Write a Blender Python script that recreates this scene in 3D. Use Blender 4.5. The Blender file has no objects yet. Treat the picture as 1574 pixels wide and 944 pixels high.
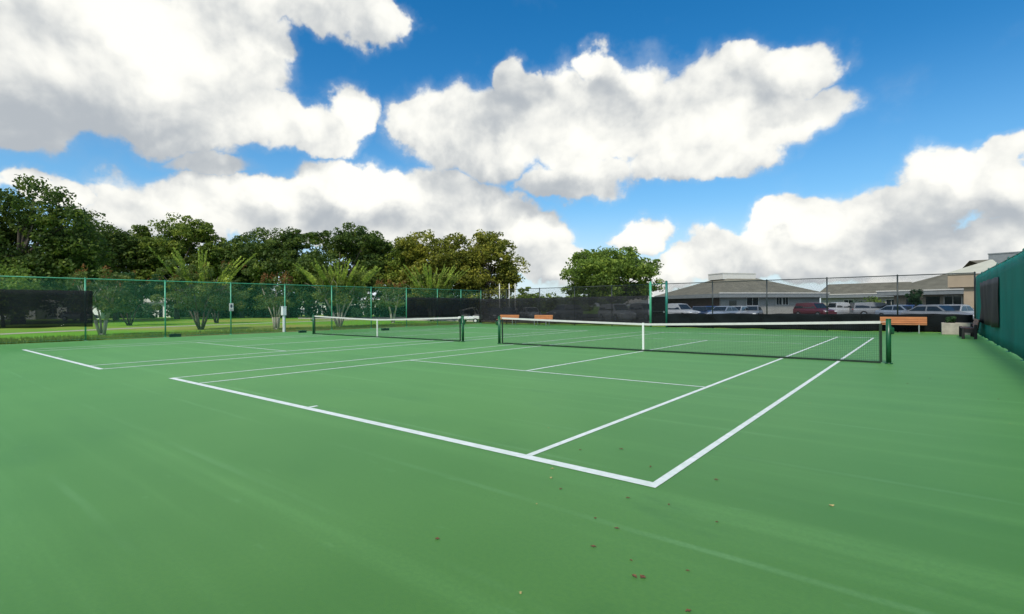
import bpy, math, random
import numpy as np
from mathutils import Vector, Matrix

random.seed(7)
rng = np.random.default_rng(11)
S = bpy.context.scene
COL = S.collection
R = math.radians

# ------------------------------------------------------------------ camera
CAM = np.array([1.71288, -3.98388, 1.48443])
YAW, PIT, ROLL, F = R(-38.72844), R(-0.00836), R(-0.40815), 789.4566      # focal length in pixels of a 1574 wide frame
FW = np.array([math.sin(YAW) * math.cos(PIT), math.cos(YAW) * math.cos(PIT), math.sin(PIT)])
_r = np.array([math.cos(YAW), -math.sin(YAW), 0.0]); _u = np.cross(_r, FW)
RT = math.cos(ROLL) * _r + math.sin(ROLL) * _u
UP = -math.sin(ROLL) * _r + math.cos(ROLL) * _u
cd = bpy.data.cameras.new("camera"); cam = bpy.data.objects.new("camera", cd); COL.objects.link(cam)
cd.sensor_width = 36.0; cd.lens = F / 1574 * 36.0; cd.clip_start = 0.05; cd.clip_end = 5000
cam.matrix_world = Matrix(((RT[0], UP[0], -FW[0], CAM[0]), (RT[1], UP[1], -FW[1], CAM[1]),
                           (RT[2], UP[2], -FW[2], CAM[2]), (0, 0, 0, 1)))
S.camera = cam

def ray(px, py):
    return FW + RT * (px - 787) / F + UP * (472 - py) / F
def at(px, D, py=472):                      # ground position seen in column px at depth D
    p = CAM + ray(px, py) * D
    return (float(p[0]), float(p[1]))
def hz(px, py, D):                          # height of a picture point at depth D
    return float((CAM + ray(px, py) * D)[2])
def gnd(px, py):                            # ground point under a picture point
    d = ray(px, py); t = -CAM[2] / d[2]
    p = CAM + d * t
    return (float(p[0]), float(p[1]))
def on_x(px, x):
    d = ray(px, 472); return float(CAM[1] + (x - CAM[0]) / d[0] * d[1])
def on_y(px, y):
    d = ray(px, 472); return float(CAM[0] + (y - CAM[1]) / d[1] * d[0])

# ------------------------------------------------------------------ sun, sky, exposure
SUN_EL, SUN_AZ = 50.0, 166.0                # azimuth clockwise from +Y
sd = bpy.data.lights.new("sun", 'SUN'); sun = bpy.data.objects.new("sun", sd); COL.objects.link(sun)
sd.energy = 3.2; sd.angle = R(8.0); sd.color = (1.0, 0.95, 0.86)
_sv = Vector((math.sin(R(SUN_AZ)) * math.cos(R(SUN_EL)), math.cos(R(SUN_AZ)) * math.cos(R(SUN_EL)), math.sin(R(SUN_EL))))
sun.rotation_euler = (-_sv).to_track_quat('-Z', 'Y').to_euler()
S.view_settings.view_transform = 'Standard'; S.view_settings.look = 'None'
S.view_settings.exposure = 0.0; S.view_settings.gamma = 1.0

W = bpy.data.worlds.new("World"); S.world = W; W.use_nodes = True
wt = W.node_tree; wt.nodes.clear()
def N(kind, **kw):
    n = wt.nodes.new(kind)
    for k, v in kw.items():
        if k == 'inp':
            for i, x in v.items():
                n.inputs[i].default_value = x
        else: setattr(n, k, v)
    return n
def L(a, b): wt.links.new(a, b)
def mth(op, a, b=None, c=None, clamp=False):
    n = N('ShaderNodeMath', operation=op, use_clamp=clamp)
    for i, x in enumerate((a, b, c)):
        if x is None: continue
        if isinstance(x, (int, float)): n.inputs[i].default_value = x
        else: L(x, n.inputs[i])
    return n.outputs[0]
def vmt(op, a, b=None, out=0):
    n = N('ShaderNodeVectorMath', operation=op)
    for i, x in enumerate((a, b)):
        if x is None: continue
        if isinstance(x, tuple): n.inputs[i].default_value = x
        else: L(x, n.inputs[i])
    return n.outputs[out]
def sstep(v, a, b, lo=0.0, hi=1.0):
    n = N('ShaderNodeMapRange', interpolation_type='SMOOTHSTEP')
    L(v, n.inputs['Value']); n.inputs['From Min'].default_value = a; n.inputs['From Max'].default_value = b
    n.inputs['To Min'].default_value = lo; n.inputs['To Max'].default_value = hi
    return n.outputs['Result']
def cmix(f, a, b):
    n = N('ShaderNodeMix', data_type='RGBA')
    for s, x in ((n.inputs[0], f), (n.inputs[6], a), (n.inputs[7], b)):
        if isinstance(x, (tuple, float, int)): s.default_value = x
        else: L(x, s)
    return n.outputs[2]

tc = N('ShaderNodeTexCoord'); DIR = vmt('NORMALIZE', tc.outputs['Generated'])
fr = vmt('DOT_PRODUCT', DIR, (math.cos(YAW), -math.sin(YAW), 0), out=1)
ff = vmt('DOT_PRODUCT', DIR, (math.sin(YAW), math.cos(YAW), 0), out=1)
sep = N('ShaderNodeSeparateXYZ'); L(DIR, sep.inputs[0])
AZ = mth('ARCTAN2', fr, ff); EL = mth('ARCSINE', sep.outputs[2])
comb = N('ShaderNodeCombineXYZ'); L(AZ, comb.inputs[0]); L(EL, comb.inputs[1]); V0 = comb.outputs[0]
wn = N('ShaderNodeTexNoise', inp={'Scale': 9.0, 'Detail': 5.0, 'Roughness': 0.55}); L(DIR, wn.inputs['Vector'])
woff = vmt('MULTIPLY', vmt('SUBTRACT', wn.outputs['Color'], (0.5, 0.5, 0.5)), (0.16, 0.12, 0.0))
VV = vmt('ADD', V0, woff)

def azel(px, py):
    d = ray(px, py); d = d / np.linalg.norm(d)
    return (math.atan2(d[0] * math.cos(YAW) - d[1] * math.sin(YAW), d[0] * math.sin(YAW) + d[1] * math.cos(YAW)), math.asin(d[2]))
def blob_field(blobs, r0, r1, VV=VV):
    acc = None
    for b in blobs:
        if b[0] == 'dir': (c, rx, ry, w) = b[1:]
        else:
            x, y, rx_, ry_ = b[:4]; w = b[4] if len(b) > 4 else 1.0
            c = azel(x, y)
            rx = abs(azel(x + rx_, y)[0] - azel(x - rx_, y)[0]) / 2; ry = abs(azel(x, y + ry_)[1] - azel(x, y - ry_)[1]) / 2
        v = vmt('MULTIPLY', vmt('SUBTRACT', VV, (c[0], c[1], 0.0)), (1 / rx, 1 / ry, 0.0))
        q = sstep(vmt('LENGTH', v, out=1), r0, r1, w, 0.0)
        acc = q if acc is None else mth('MAXIMUM', acc, q)
    return acc
CLOUDS = [
    (130, 80, 250, 150), (330, 105, 130, 120), (20, 160, 160, 80), (230, 185, 165, 60), (425, 192, 140, 48), (535, 185, 52, 66),
    (510, 232, 75, 24, .85), (470, 5, 180, 50), (600, 22, 52, 48), (385, 50, 80, 60),
    (60, 285, 75, 26), (110, 305, 45, 30), (400, 308, 220, 40), (560, 296, 120, 44), (660, 320, 150, 62), (250, 325, 140, 45),
    (320, 252, 100, 22, .62), (640, 365, 170, 45), (470, 345, 160, 30), (200, 345, 90, 36, .7),
    (740, 205, 145, 78), (790, 125, 44, 44), (900, 180, 130, 88), (915, 112, 62, 40), (1010, 170, 130, 100), (1105, 150, 120, 92),
    (1120, 85, 46, 38), (1215, 115, 85, 52), (1185, 200, 112, 58), (650, 195, 54, 42), (870, 275, 120, 36), (1050, 250, 120, 34),
    (815, 365, 78, 48), (780, 405, 120, 36), (860, 405, 60, 34), (750, 340, 90, 60),
    (986, 362, 46, 36), (1190, 345, 74, 34), (1140, 385, 105, 38), (1300, 350, 130, 42), (1400, 335, 150, 62), (1475, 260, 105, 56),
    (1545, 290, 100, 84), (1440, 400, 210, 46), (1250, 400, 210, 36), (1080, 415, 140, 34), (980, 430, 160, 26, .8),
    (1570, 230, 60, 40), (1560, 380, 100, 60),
    ('dir', (2.4, 0.5), 0.5, 0.25, 1.0), ('dir', (-2.2, 0.35), 0.6, 0.2, 1.0), ('dir', (1.5, 0.3), 0.35, 0.2, 1.0), ('dir', (-1.5, 0.7), 0.4, 0.2, 1.0),  # unseen clouds beside and behind the view, added for the light they give
]
GREYS = [(20, 185, 190, 60, 1.0), (200, 215, 150, 45, .8), (70, 40, 120, 50, .35), (330, 250, 150, 32, .8), (430, 265, 110, 22, .7), (790, 130, 50, 55, .7),
         (740, 185, 70, 45, .6), (930, 150, 60, 45, .6), (850, 285, 110, 30, .85), (740, 270, 70, 40, .5), (680, 300, 70, 30, .55),
         (560, 345, 160, 20, .4), (1130, 120, 70, 50, .35), (1450, 355, 130, 42, .75), (1320, 375, 130, 30, .5), (1540, 345, 80, 40, .7), (560, 10, 120, 35, .5),
         (1250, 420, 200, 25, .35), (770, 330, 60, 30, .5), (480, 10, 120, 30, .45), (1180, 175, 60, 40, .35), (880, 130, 25, 30, .4)]
WHITES = [(220, 75, 120, 75, 1.0), (400, 90, 60, 45, .8), (540, 190, 45, 65, 1.0), (880, 240, 150, 45, .9), (1080, 210, 120, 50, .9), (880, 105, 45, 35, .9),
          (980, 120, 35, 40, .8), (660, 215, 50, 30, .6), (560, 290, 110, 34, .8), (450, 300, 100, 30, .6), (1480, 260, 80, 45, 1.0), (1190, 345, 60, 28, .9), (986, 358, 40, 28, .9),
          (820, 360, 40, 35, .6), (1180, 225, 80, 35, .8)]
B = blob_field(CLOUDS, 0.35, 1.35)
B1 = blob_field([c for c in CLOUDS if c[0] != 'dir'], 0.35, 1.35, vmt('ADD', VV, (0.022, 0.05, 0.0)))
G = blob_field(GREYS, 0.1, 1.3)
H = blob_field(WHITES, 0.2, 1.3)
def relief(vec):
    a = N('ShaderNodeTexNoise', inp={'Scale': 8.0, 'Detail': 8.0, 'Roughness': 0.56, 'Distortion': 0.15}); L(vec, a.inputs['Vector'])
    b = N('ShaderNodeTexVoronoi', feature='F1', inp={'Scale': 17.0, 'Detail': 2.0, 'Roughness': 0.5}); b.normalize = True
    L(vmt('ADD', vec, vmt('MULTIPLY', woff, (0.35, 0.35, 0.35))), b.inputs['Vector'])
    return mth('ADD', mth('MULTIPLY', a.outputs['Fac'], 0.95), mth('MULTIPLY', mth('SUBTRACT', 0.42, b.outputs['Distance']), 0.34))
h0 = relief(DIR)
def soft(vec):
    a = N('ShaderNodeTexNoise', inp={'Scale': 7.0, 'Detail': 6.0, 'Roughness': 0.5, 'Distortion': 0.3}); L(vec, a.inputs['Vector'])
    b = N('ShaderNodeTexVoronoi', feature='F1', inp={'Scale': 13.0, 'Detail': 3.0, 'Roughness': 0.5}); b.normalize = True
    L(vmt('ADD', vec, vmt('MULTIPLY', woff, (0.4, 0.4, 0.4))), b.inputs['Vector'])
    return mth('ADD', a.outputs['Fac'], mth('MULTIPLY', mth('SUBTRACT', 0.42, b.outputs['Distance']), 0.5))
lx = math.cos(YAW) * 0.6; ly = -math.sin(YAW) * 0.6
s0 = soft(DIR); s1 = soft(vmt('ADD', DIR, (0.024 * lx, 0.024 * ly, 0.024)))
dens = mth('ADD', B, mth('MULTIPLY', mth('SUBTRACT', h0, 0.5), 1.5))
cover = sstep(dens, 0.29, 0.66)
veil = mth('MULTIPLY', sstep(mth('ADD', B, mth('MULTIPLY', mth('SUBTRACT', h0, 0.5), 1.1)), 0.06, 0.55), 0.20)
cover = mth('MAXIMUM', cover, veil)
rl = mth('MULTIPLY', mth('SUBTRACT', s0, s1), 1.5)
s = mth('ADD', mth('MULTIPLY_ADD', mth('SUBTRACT', B, B1), 0.34, 0.55), rl)
s = mth('ADD', s, mth('MULTIPLY', H, 0.40)); s = mth('SUBTRACT', s, mth('MULTIPLY', G, 0.54))
s = mth('ADD', s, mth('MULTIPLY', mth('SUBTRACT', h0, 0.5), 0.35))
s = mth('ADD', s, mth('MULTIPLY', mth('SUBTRACT', s0, 0.5), 0.6))
s = sstep(s, 0.0, 1.1)
cloud = cmix(s, (4.7, 5.1, 5.5, 1), (10.7, 10.6, 9.9, 1))
sky = N('ShaderNodeTexSky', sky_type='NISHITA', sun_disc=False, sun_elevation=R(SUN_EL), sun_rotation=R(SUN_AZ), altitude=0.0, air_density=1.0, dust_density=0.6, ozone_density=2.2)
hs = N('ShaderNodeHueSaturation', inp={'Hue': 0.497, 'Saturation': 1.44, 'Value': 1.52}); L(sky.outputs[0], hs.inputs['Color'])
fin = cmix(cover, hs.outputs[0], cloud)
mid = sstep(EL, 0.04, 0.42, 0.42, 0.0)
fin = cmix(mth('MULTIPLY', mid, mth('SUBTRACT', 1.0, cover)), fin, (3.2, 6.6, 9.9, 1))
low = sstep(EL, 0.0, 0.20, 0.7, 0.0)
fin = cmix(mth('MULTIPLY', low, mth('SUBTRACT', 1.0, cover)), fin, (7.6, 8.6, 9.6, 1))
bg = N('ShaderNodeBackground', inp={'Strength': 0.1}); L(fin, bg.inputs['Color'])
wo = N('ShaderNodeOutputWorld'); L(bg.outputs[0], wo.inputs['Surface'])
W.cycles.sampling_method = 'MANUAL'; W.cycles.sample_map_resolution = 512

# ------------------------------------------------------------------ helpers
def tag(o, label=None, cat=None, group=None, kind=None):
    if label: o['label'] = label
    if cat: o['category'] = cat
    if group: o['group'] = group
    if kind: o['kind'] = kind
    return o
def thing(name, label, cat, loc=(0, 0, 0), rz=0.0, group=None):
    o = bpy.data.objects.new(name, None); COL.objects.link(o)
    o.location = loc; o.rotation_euler = (0, 0, rz); o.empty_display_size = 0.2
    return tag(o, label, cat, group)
def dup(o, loc, rz, label=None):
    r = o.copy(); COL.objects.link(r); r.location = loc; r.rotation_euler = (0, 0, rz)
    if label: r['label'] = label
    for ch in list(o.children):
        c = ch.copy(); COL.objects.link(c); c.parent = r
        for g in list(ch.children):
            d = g.copy(); COL.objects.link(d); d.parent = c
    return r

class MB:
    def __init__(s): s.v = []; s.f = []
    def add(s, vs, fs):
        n = len(s.v); s.v += [tuple(map(float, p)) for p in vs]; s.f += [tuple(n + i for i in f) for f in fs]; return s
    def box(s, x0, x1, y0, y1, z0, z1, bev=0.0):
        if bev <= 0:
            vs = [(x, y, z) for z in (z0, z1) for y in (y0, y1) for x in (x0, x1)]
            return s.add(vs, [(0, 2, 3, 1), (4, 5, 7, 6), (0, 1, 5, 4), (2, 6, 7, 3), (0, 4, 6, 2), (1, 3, 7, 5)])
        b = bev; vs = []
        def ring(i, z): return [(x0 + i + b, y0 + i, z), (x1 - i - b, y0 + i, z), (x1 - i, y0 + i + b, z), (x1 - i, y1 - i - b, z),
                                (x1 - i - b, y1 - i, z), (x0 + i + b, y1 - i, z), (x0 + i, y1 - i - b, z), (x0 + i, y0 + i + b, z)]
        for i, z in ((b, z0), (0, z0 + b), (0, z1 - b), (b, z1)): vs += ring(i, z)
        fs = [tuple(range(7, -1, -1)), tuple(range(24, 32))]
        for k in range(3):
            for j in range(8): fs.append((k * 8 + j, k * 8 + (j + 1) % 8, k * 8 + 8 + (j + 1) % 8, k * 8 + 8 + j))
        return s.add(vs, fs)
    def tube(s, p, q, r0, r1=None, n=8, cap=True):
        r1 = r0 if r1 is None else r1
        p, q = Vector(p), Vector(q); d = (q - p).normalized()
        a = d.orthogonal().normalized(); b = d.cross(a)
        vs = [p + (a * math.cos(t) + b * math.sin(t)) * r0 for t in [2 * math.pi * i / n for i in range(n)]]
        vs += [q + (a * math.cos(t) + b * math.sin(t)) * r1 for t in [2 * math.pi * i / n for i in range(n)]]
        fs = [(i, (i + 1) % n, n + (i + 1) % n, n + i) for i in range(n)]
        if cap: fs += [tuple(range(n - 1, -1, -1)), tuple(range(n, 2 * n))]
        return s.add(vs, fs)
    def path(s, pts, radii, n=6):
        for i in range(len(pts) - 1): s.tube(pts[i], pts[i + 1], radii[i], radii[i + 1], n, cap=True)
        return s
    def quad(s, a, b, c, d): return s.add([a, b, c, d], [(0, 1, 2, 3)])
    def build(s, name, mat, parent=None, smooth=False):
        me = bpy.data.meshes.new(name); me.from_pydata(s.v, [], s.f); me.update()
        if smooth:
            for p in me.polygons: p.use_smooth = True
        me.materials.append(mat)
        o = bpy.data.objects.new(name, me); COL.objects.link(o)
        if parent: o.parent = parent
        return o
def mesh_np(name, verts, quads, mat, parent=None):
    me = bpy.data.meshes.new(name)
    verts = np.asarray(verts, np.float32); quads = np.asarray(quads, np.int32)
    k = quads.shape[1]
    me.vertices.add(len(verts)); me.vertices.foreach_set("co", verts.ravel())
    me.loops.add(quads.size); me.loops.foreach_set("vertex_index", quads.ravel())
    me.polygons.add(len(quads)); me.polygons.foreach_set("loop_start", np.arange(0, quads.size, k, dtype=np.int32))
    me.polygons.foreach_set("loop_total", np.full(len(quads), k, np.int32))
    me.update(calc_edges=True); me.validate()
    me.materials.append(mat)
    o = bpy.data.objects.new(name, me); COL.objects.link(o)
    if parent: o.parent = parent
    return o

# ------------------------------------------------------------------ materials
def mat(name, col, rough=0.6, var=0.0, scale=4.0, metal=0.0, bump=0.0, bscale=30.0, col2=None, stretch=None, spec=None, alpha=None, coat=0.0, detail=4.0):
    m = bpy.data.materials.new(name); m.use_nodes = True; t = m.node_tree; p = t.nodes['Principled BSDF']
    p.inputs['Roughness'].default_value = rough; p.inputs['Metallic'].default_value = metal
    if spec is not None: p.inputs['Specular IOR Level'].default_value = spec
    if coat: p.inputs['Coat Weight'].default_value = coat; p.inputs['Coat Roughness'].default_value = 0.05
    c = (*col, 1.0); p.inputs['Base Color'].default_value = c
    tcn = t.nodes.new('ShaderNodeTexCoord'); vec = tcn.outputs['Object']
    if stretch:
        mp = t.nodes.new('ShaderNodeMapping'); mp.inputs['Scale'].default_value = stretch
        t.links.new(vec, mp.inputs['Vector']); vec = mp.outputs[0]
    if var or col2:
        n = t.nodes.new('ShaderNodeTexNoise'); n.inputs['Scale'].default_value = scale; n.inputs['Detail'].default_value = detail
        t.links.new(vec, n.inputs['Vector'])
        rp = t.nodes.new('ShaderNodeValToRGB'); rp.color_ramp.elements[0].position = 0.32; rp.color_ramp.elements[1].position = 0.68
        if col2: e0, e1 = c, (*col2, 1.0)
        else: e0 = tuple(x * (1 - var) for x in col) + (1,); e1 = tuple(min(1, x * (1 + var)) for x in col) + (1,)
        rp.color_ramp.elements[0].color = e0; rp.color_ramp.elements[1].color = e1
        t.links.new(n.outputs['Fac'], rp.inputs[0]); t.links.new(rp.outputs[0], p.inputs['Base Color'])
    if bump:
        n2 = t.nodes.new('ShaderNodeTexNoise'); n2.inputs['Scale'].default_value = bscale; n2.inputs['Detail'].default_value = 4.0
        t.links.new(vec, n2.inputs['Vector'])
        bp = t.nodes.new('ShaderNodeBump'); bp.inputs['Strength'].default_value = bump; bp.inputs['Distance'].default_value = 0.02
        t.links.new(n2.outputs['Fac'], bp.inputs['Height']); t.links.new(bp.outputs[0], p.inputs['Normal'])
    if alpha is not None:
        out = t.nodes['Material Output']; tr = t.nodes.new('ShaderNodeBsdfTransparent'); mx = t.nodes.new('ShaderNodeMixShader')
        mx.inputs[0].default_value = alpha
        t.links.new(tr.outputs[0], mx.inputs[1]); t.links.new(p.outputs[0], mx.inputs[2]); t.links.new(mx.outputs[0], out.inputs['Surface'])
    return m
def leaf_mat(name, c0, c1, c2, trans=0.42):
    m = bpy.data.materials.new(name); m.use_nodes = True; t = m.node_tree; t.nodes.clear()
    g = t.nodes.new('ShaderNodeNewGeometry'); rp = t.nodes.new('ShaderNodeValToRGB')
    rp.color_ramp.elements[0].color = (*c0, 1); rp.color_ramp.elements[1].color = (*c2, 1)
    e = rp.color_ramp.elements.new(0.55); e.color = (*c1, 1)
    tcn = t.nodes.new('ShaderNodeTexCoord'); n = t.nodes.new('ShaderNodeTexNoise'); n.inputs['Scale'].default_value = 0.55; n.inputs['Detail'].default_value = 3.0
    t.links.new(tcn.outputs['Object'], n.inputs['Vector'])
    a = t.nodes.new('ShaderNodeMath'); a.operation = 'MULTIPLY_ADD'; a.inputs[1].default_value = 0.45
    b = t.nodes.new('ShaderNodeMath'); b.operation = 'MULTIPLY_ADD'; b.inputs[1].default_value = 1.9; b.inputs[2].default_value = -0.7
    t.links.new(n.outputs['Fac'], b.inputs[0]); t.links.new(g.outputs['Random Per Island'], a.inputs[0]); t.links.new(b.outputs[0], a.inputs[2])
    t.links.new(a.outputs[0], rp.inputs[0])
    d = t.nodes.new('ShaderNodeBsdfPrincipled'); d.inputs['Roughness'].default_value = 0.55; d.inputs['Specular IOR Level'].default_value = 0.25
    tl = t.nodes.new('ShaderNodeBsdfTranslucent'); mx = t.nodes.new('ShaderNodeMixShader'); mx.inputs[0].default_value = trans
    o = t.nodes.new('ShaderNodeOutputMaterial')
    t.links.new(rp.outputs[0], d.inputs['Base Color']); t.links.new(rp.outputs[0], tl.inputs['Color'])
    t.links.new(d.outputs[0], mx.inputs[1]); t.links.new(tl.outputs[0], mx.inputs[2]); t.links.new(mx.outputs[0], o.inputs['Surface'])
    return m

M = {}
M['white_line'] = mat('white court paint', (0.84, 0.87, 0.80), 0.6, col2=(0.66, 0.74, 0.62), scale=9.0, detail=9.0)
M['post_green'] = mat('dark green enamel', (0.01, 0.10, 0.035), 0.35, var=0.15, scale=9.0)
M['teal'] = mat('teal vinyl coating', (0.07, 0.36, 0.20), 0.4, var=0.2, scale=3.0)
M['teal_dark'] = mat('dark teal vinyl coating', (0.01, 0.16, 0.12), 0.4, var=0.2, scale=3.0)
M['black_vinyl'] = mat('black vinyl coating', (0.012, 0.022, 0.02), 0.4, var=0.2, scale=3.0)
M['net_cord'] = mat('black net cord', (0.012, 0.016, 0.013), 0.8, var=0.2)
M['net_band'] = mat('dark net hem', (0.008, 0.03, 0.012), 0.7, var=0.2, scale=5)
M['tape'] = mat('white net tape', (0.66, 0.66, 0.60), 0.7, var=0.06, scale=5.0)
M['strap'] = mat('white centre strap', (0.80, 0.84, 0.76), 0.7, var=0.05)
M['steel'] = mat('galvanised steel', (0.4, 0.42, 0.42), 0.4, metal=0.8, var=0.1)
M['screen_black'] = mat('black windscreen cloth', (0.022, 0.024, 0.026), 0.85, var=0.35, scale=0.9, alpha=0.68, spec=0.2, stretch=(1.0, 1.0, 0.5))
M['screen_low'] = mat('black sagging windscreen cloth', (0.007, 0.010, 0.011), 0.85, var=0.4, scale=1.6, alpha=0.96, spec=0.15)
M['screen_panel'] = mat('black vinyl panel', (0.012, 0.013, 0.017), 0.6, var=0.4, scale=2.0, alpha=0.99, spec=0.3)
M['screen_teal'] = mat('teal windscreen cloth', (0.003, 0.26, 0.205), 0.75, var=0.14, scale=0.8, alpha=0.82, spec=0.2, stretch=(1.0, 1.0, 0.5))
M['screen_teal_dark'] = mat('dark teal windscreen cloth', (0.003, 0.13, 0.11), 0.75, var=0.22, scale=0.9, alpha=0.9, spec=0.2, stretch=(3.0, 1.0, 0.35))
M['wood'] = mat('orange stained wood', (0.50, 0.205, 0.075), 0.55, var=0.2, scale=3.0, stretch=(0.6, 6.0, 9.0))
M['wood_dark'] = mat('dark stained wood', (0.07, 0.03, 0.02), 0.6, var=0.3, scale=3.0)
M['wood_pink'] = mat('weathered pinkish wood', (0.42, 0.22, 0.17), 0.6, var=0.2, scale=5.0)
M['iron'] = mat('black iron', (0.015, 0.015, 0.016), 0.5, var=0.2)
M['concrete'] = mat('pale concrete', (0.42, 0.38, 0.31), 0.85, var=0.14, scale=5.0, bump=0.3)
M['pathm'] = mat('pale path surface', (0.42, 0.38, 0.27), 0.9, var=0.12, scale=1.4)
M['asphalt'] = mat('asphalt', (0.055, 0.055, 0.056), 0.9, var=0.25, scale=2.0, bump=0.3, bscale=80)
M['soil'] = mat('reddish soil', (0.20, 0.115, 0.05), 0.95, col2=(0.15, 0.17, 0.04), scale=1.3, bump=0.4)
M['bark'] = mat('grey brown bark', (0.10, 0.085, 0.065), 0.9, var=0.3, scale=6.0, bump=0.6, stretch=(1, 1, 0.25))
M['bark_dark'] = mat('dark bark', (0.04, 0.033, 0.025), 0.9, var=0.3, scale=6.0, bump=0.6, stretch=(1, 1, 0.25))
M['bark_pale'] = mat('smooth pale bark', (0.33, 0.30, 0.23), 0.75, var=0.3, scale=7.0, stretch=(1, 1, 0.25))
M['shingle'] = mat('olive grey roof shingles', (0.155, 0.143, 0.10), 0.9, var=0.2, scale=1.1, bump=0.4, bscale=14)
M['shingle_pale'] = mat('pale roof shingles', (0.46, 0.45, 0.35), 0.85, var=0.08, scale=1.5, bump=0.3, bscale=14)
M['stucco'] = mat('off white stucco', (0.33, 0.325, 0.29), 0.9, var=0.07, scale=1.2, bump=0.2)
M['stucco_tan'] = mat('tan stucco', (0.30, 0.25, 0.19), 0.9, var=0.1, scale=1.2, bump=0.2)
M['fascia_tan'] = mat('tan fascia board', (0.44, 0.34, 0.23), 0.8, var=0.08, scale=1.2)
M['brick'] = mat('dark brick', (0.085, 0.05, 0.038), 0.9, var=0.3, scale=5.0)
M['trim'] = mat('pale trim', (0.66, 0.64, 0.57), 0.7, var=0.05)
M['trim_grey'] = mat('grey trim', (0.22, 0.24, 0.24), 0.7, var=0.1)
M['glass_dark'] = mat('dark window glass', (0.015, 0.02, 0.024), 0.08, var=0.2)
M['tyre'] = mat('tyre rubber', (0.012, 0.012, 0.013), 0.85, var=0.2)
M['rim'] = mat('wheel alloy', (0.45, 0.46, 0.48), 0.3, metal=0.9, var=0.1)
M['lamp'] = mat('clear lamp lens', (0.75, 0.76, 0.75), 0.1, var=0.05)
M['lamp_red'] = mat('red lamp lens', (0.35, 0.015, 0.012), 0.15, var=0.1)
M['whitep'] = mat('white paint', (0.78, 0.80, 0.77), 0.5, var=0.05)
M['signmark'] = mat('dark sign print', (0.06, 0.08, 0.12), 0.6, var=0.1)
M['greenbox'] = mat('dark green plastic', (0.006, 0.05, 0.022), 0.5, var=0.2)
M['leaf_brown'] = mat('dry brown leaf', (0.17, 0.075, 0.03), 0.8, var=0.3, scale=30)
M['leaf_yellow'] = mat('dry yellow leaf', (0.50, 0.42, 0.15), 0.8, var=0.3, scale=30)
M['hedge'] = leaf_mat('hedge leaves', (0.018, 0.053, 0.018), (0.045, 0.112, 0.038), (0.090, 0.180, 0.045))
M['lf_dark'] = leaf_mat('dark oak leaves', (0.029, 0.063, 0.015), (0.099, 0.158, 0.028), (0.238, 0.296, 0.043))
M['lf_mid'] = leaf_mat('mid green oak leaves', (0.058, 0.105, 0.018), (0.184, 0.253, 0.037), (0.391, 0.437, 0.058))
M['lf_olive'] = leaf_mat('olive leaves', (0.081, 0.111, 0.017), (0.266, 0.278, 0.039), (0.512, 0.469, 0.063))
M['lf_lone'] = leaf_mat('lone oak leaves', (0.071, 0.121, 0.025), (0.202, 0.302, 0.045), (0.385, 0.466, 0.071))
M['lf_wand'] = leaf_mat('yellow green shoot leaves', (0.205, 0.267, 0.041), (0.409, 0.513, 0.082), (0.697, 0.779, 0.144))
M['lf_myrtle'] = leaf_mat('myrtle leaves', (0.054, 0.100, 0.026), (0.134, 0.190, 0.040), (0.270, 0.270, 0.054))
M['lf_shoot'] = leaf_mat('shoot crown leaves', (0.07, 0.11, 0.02), (0.17, 0.22, 0.035), (0.30, 0.33, 0.06))
M['lf_rust'] = leaf_mat('rusty seed heads', (0.130, 0.065, 0.026), (0.286, 0.130, 0.039), (0.429, 0.234, 0.065))
M['grass_blade'] = leaf_mat('grass blades', (0.08, 0.14, 0.02), (0.17, 0.25, 0.035), (0.30, 0.29, 0.07))

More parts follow.
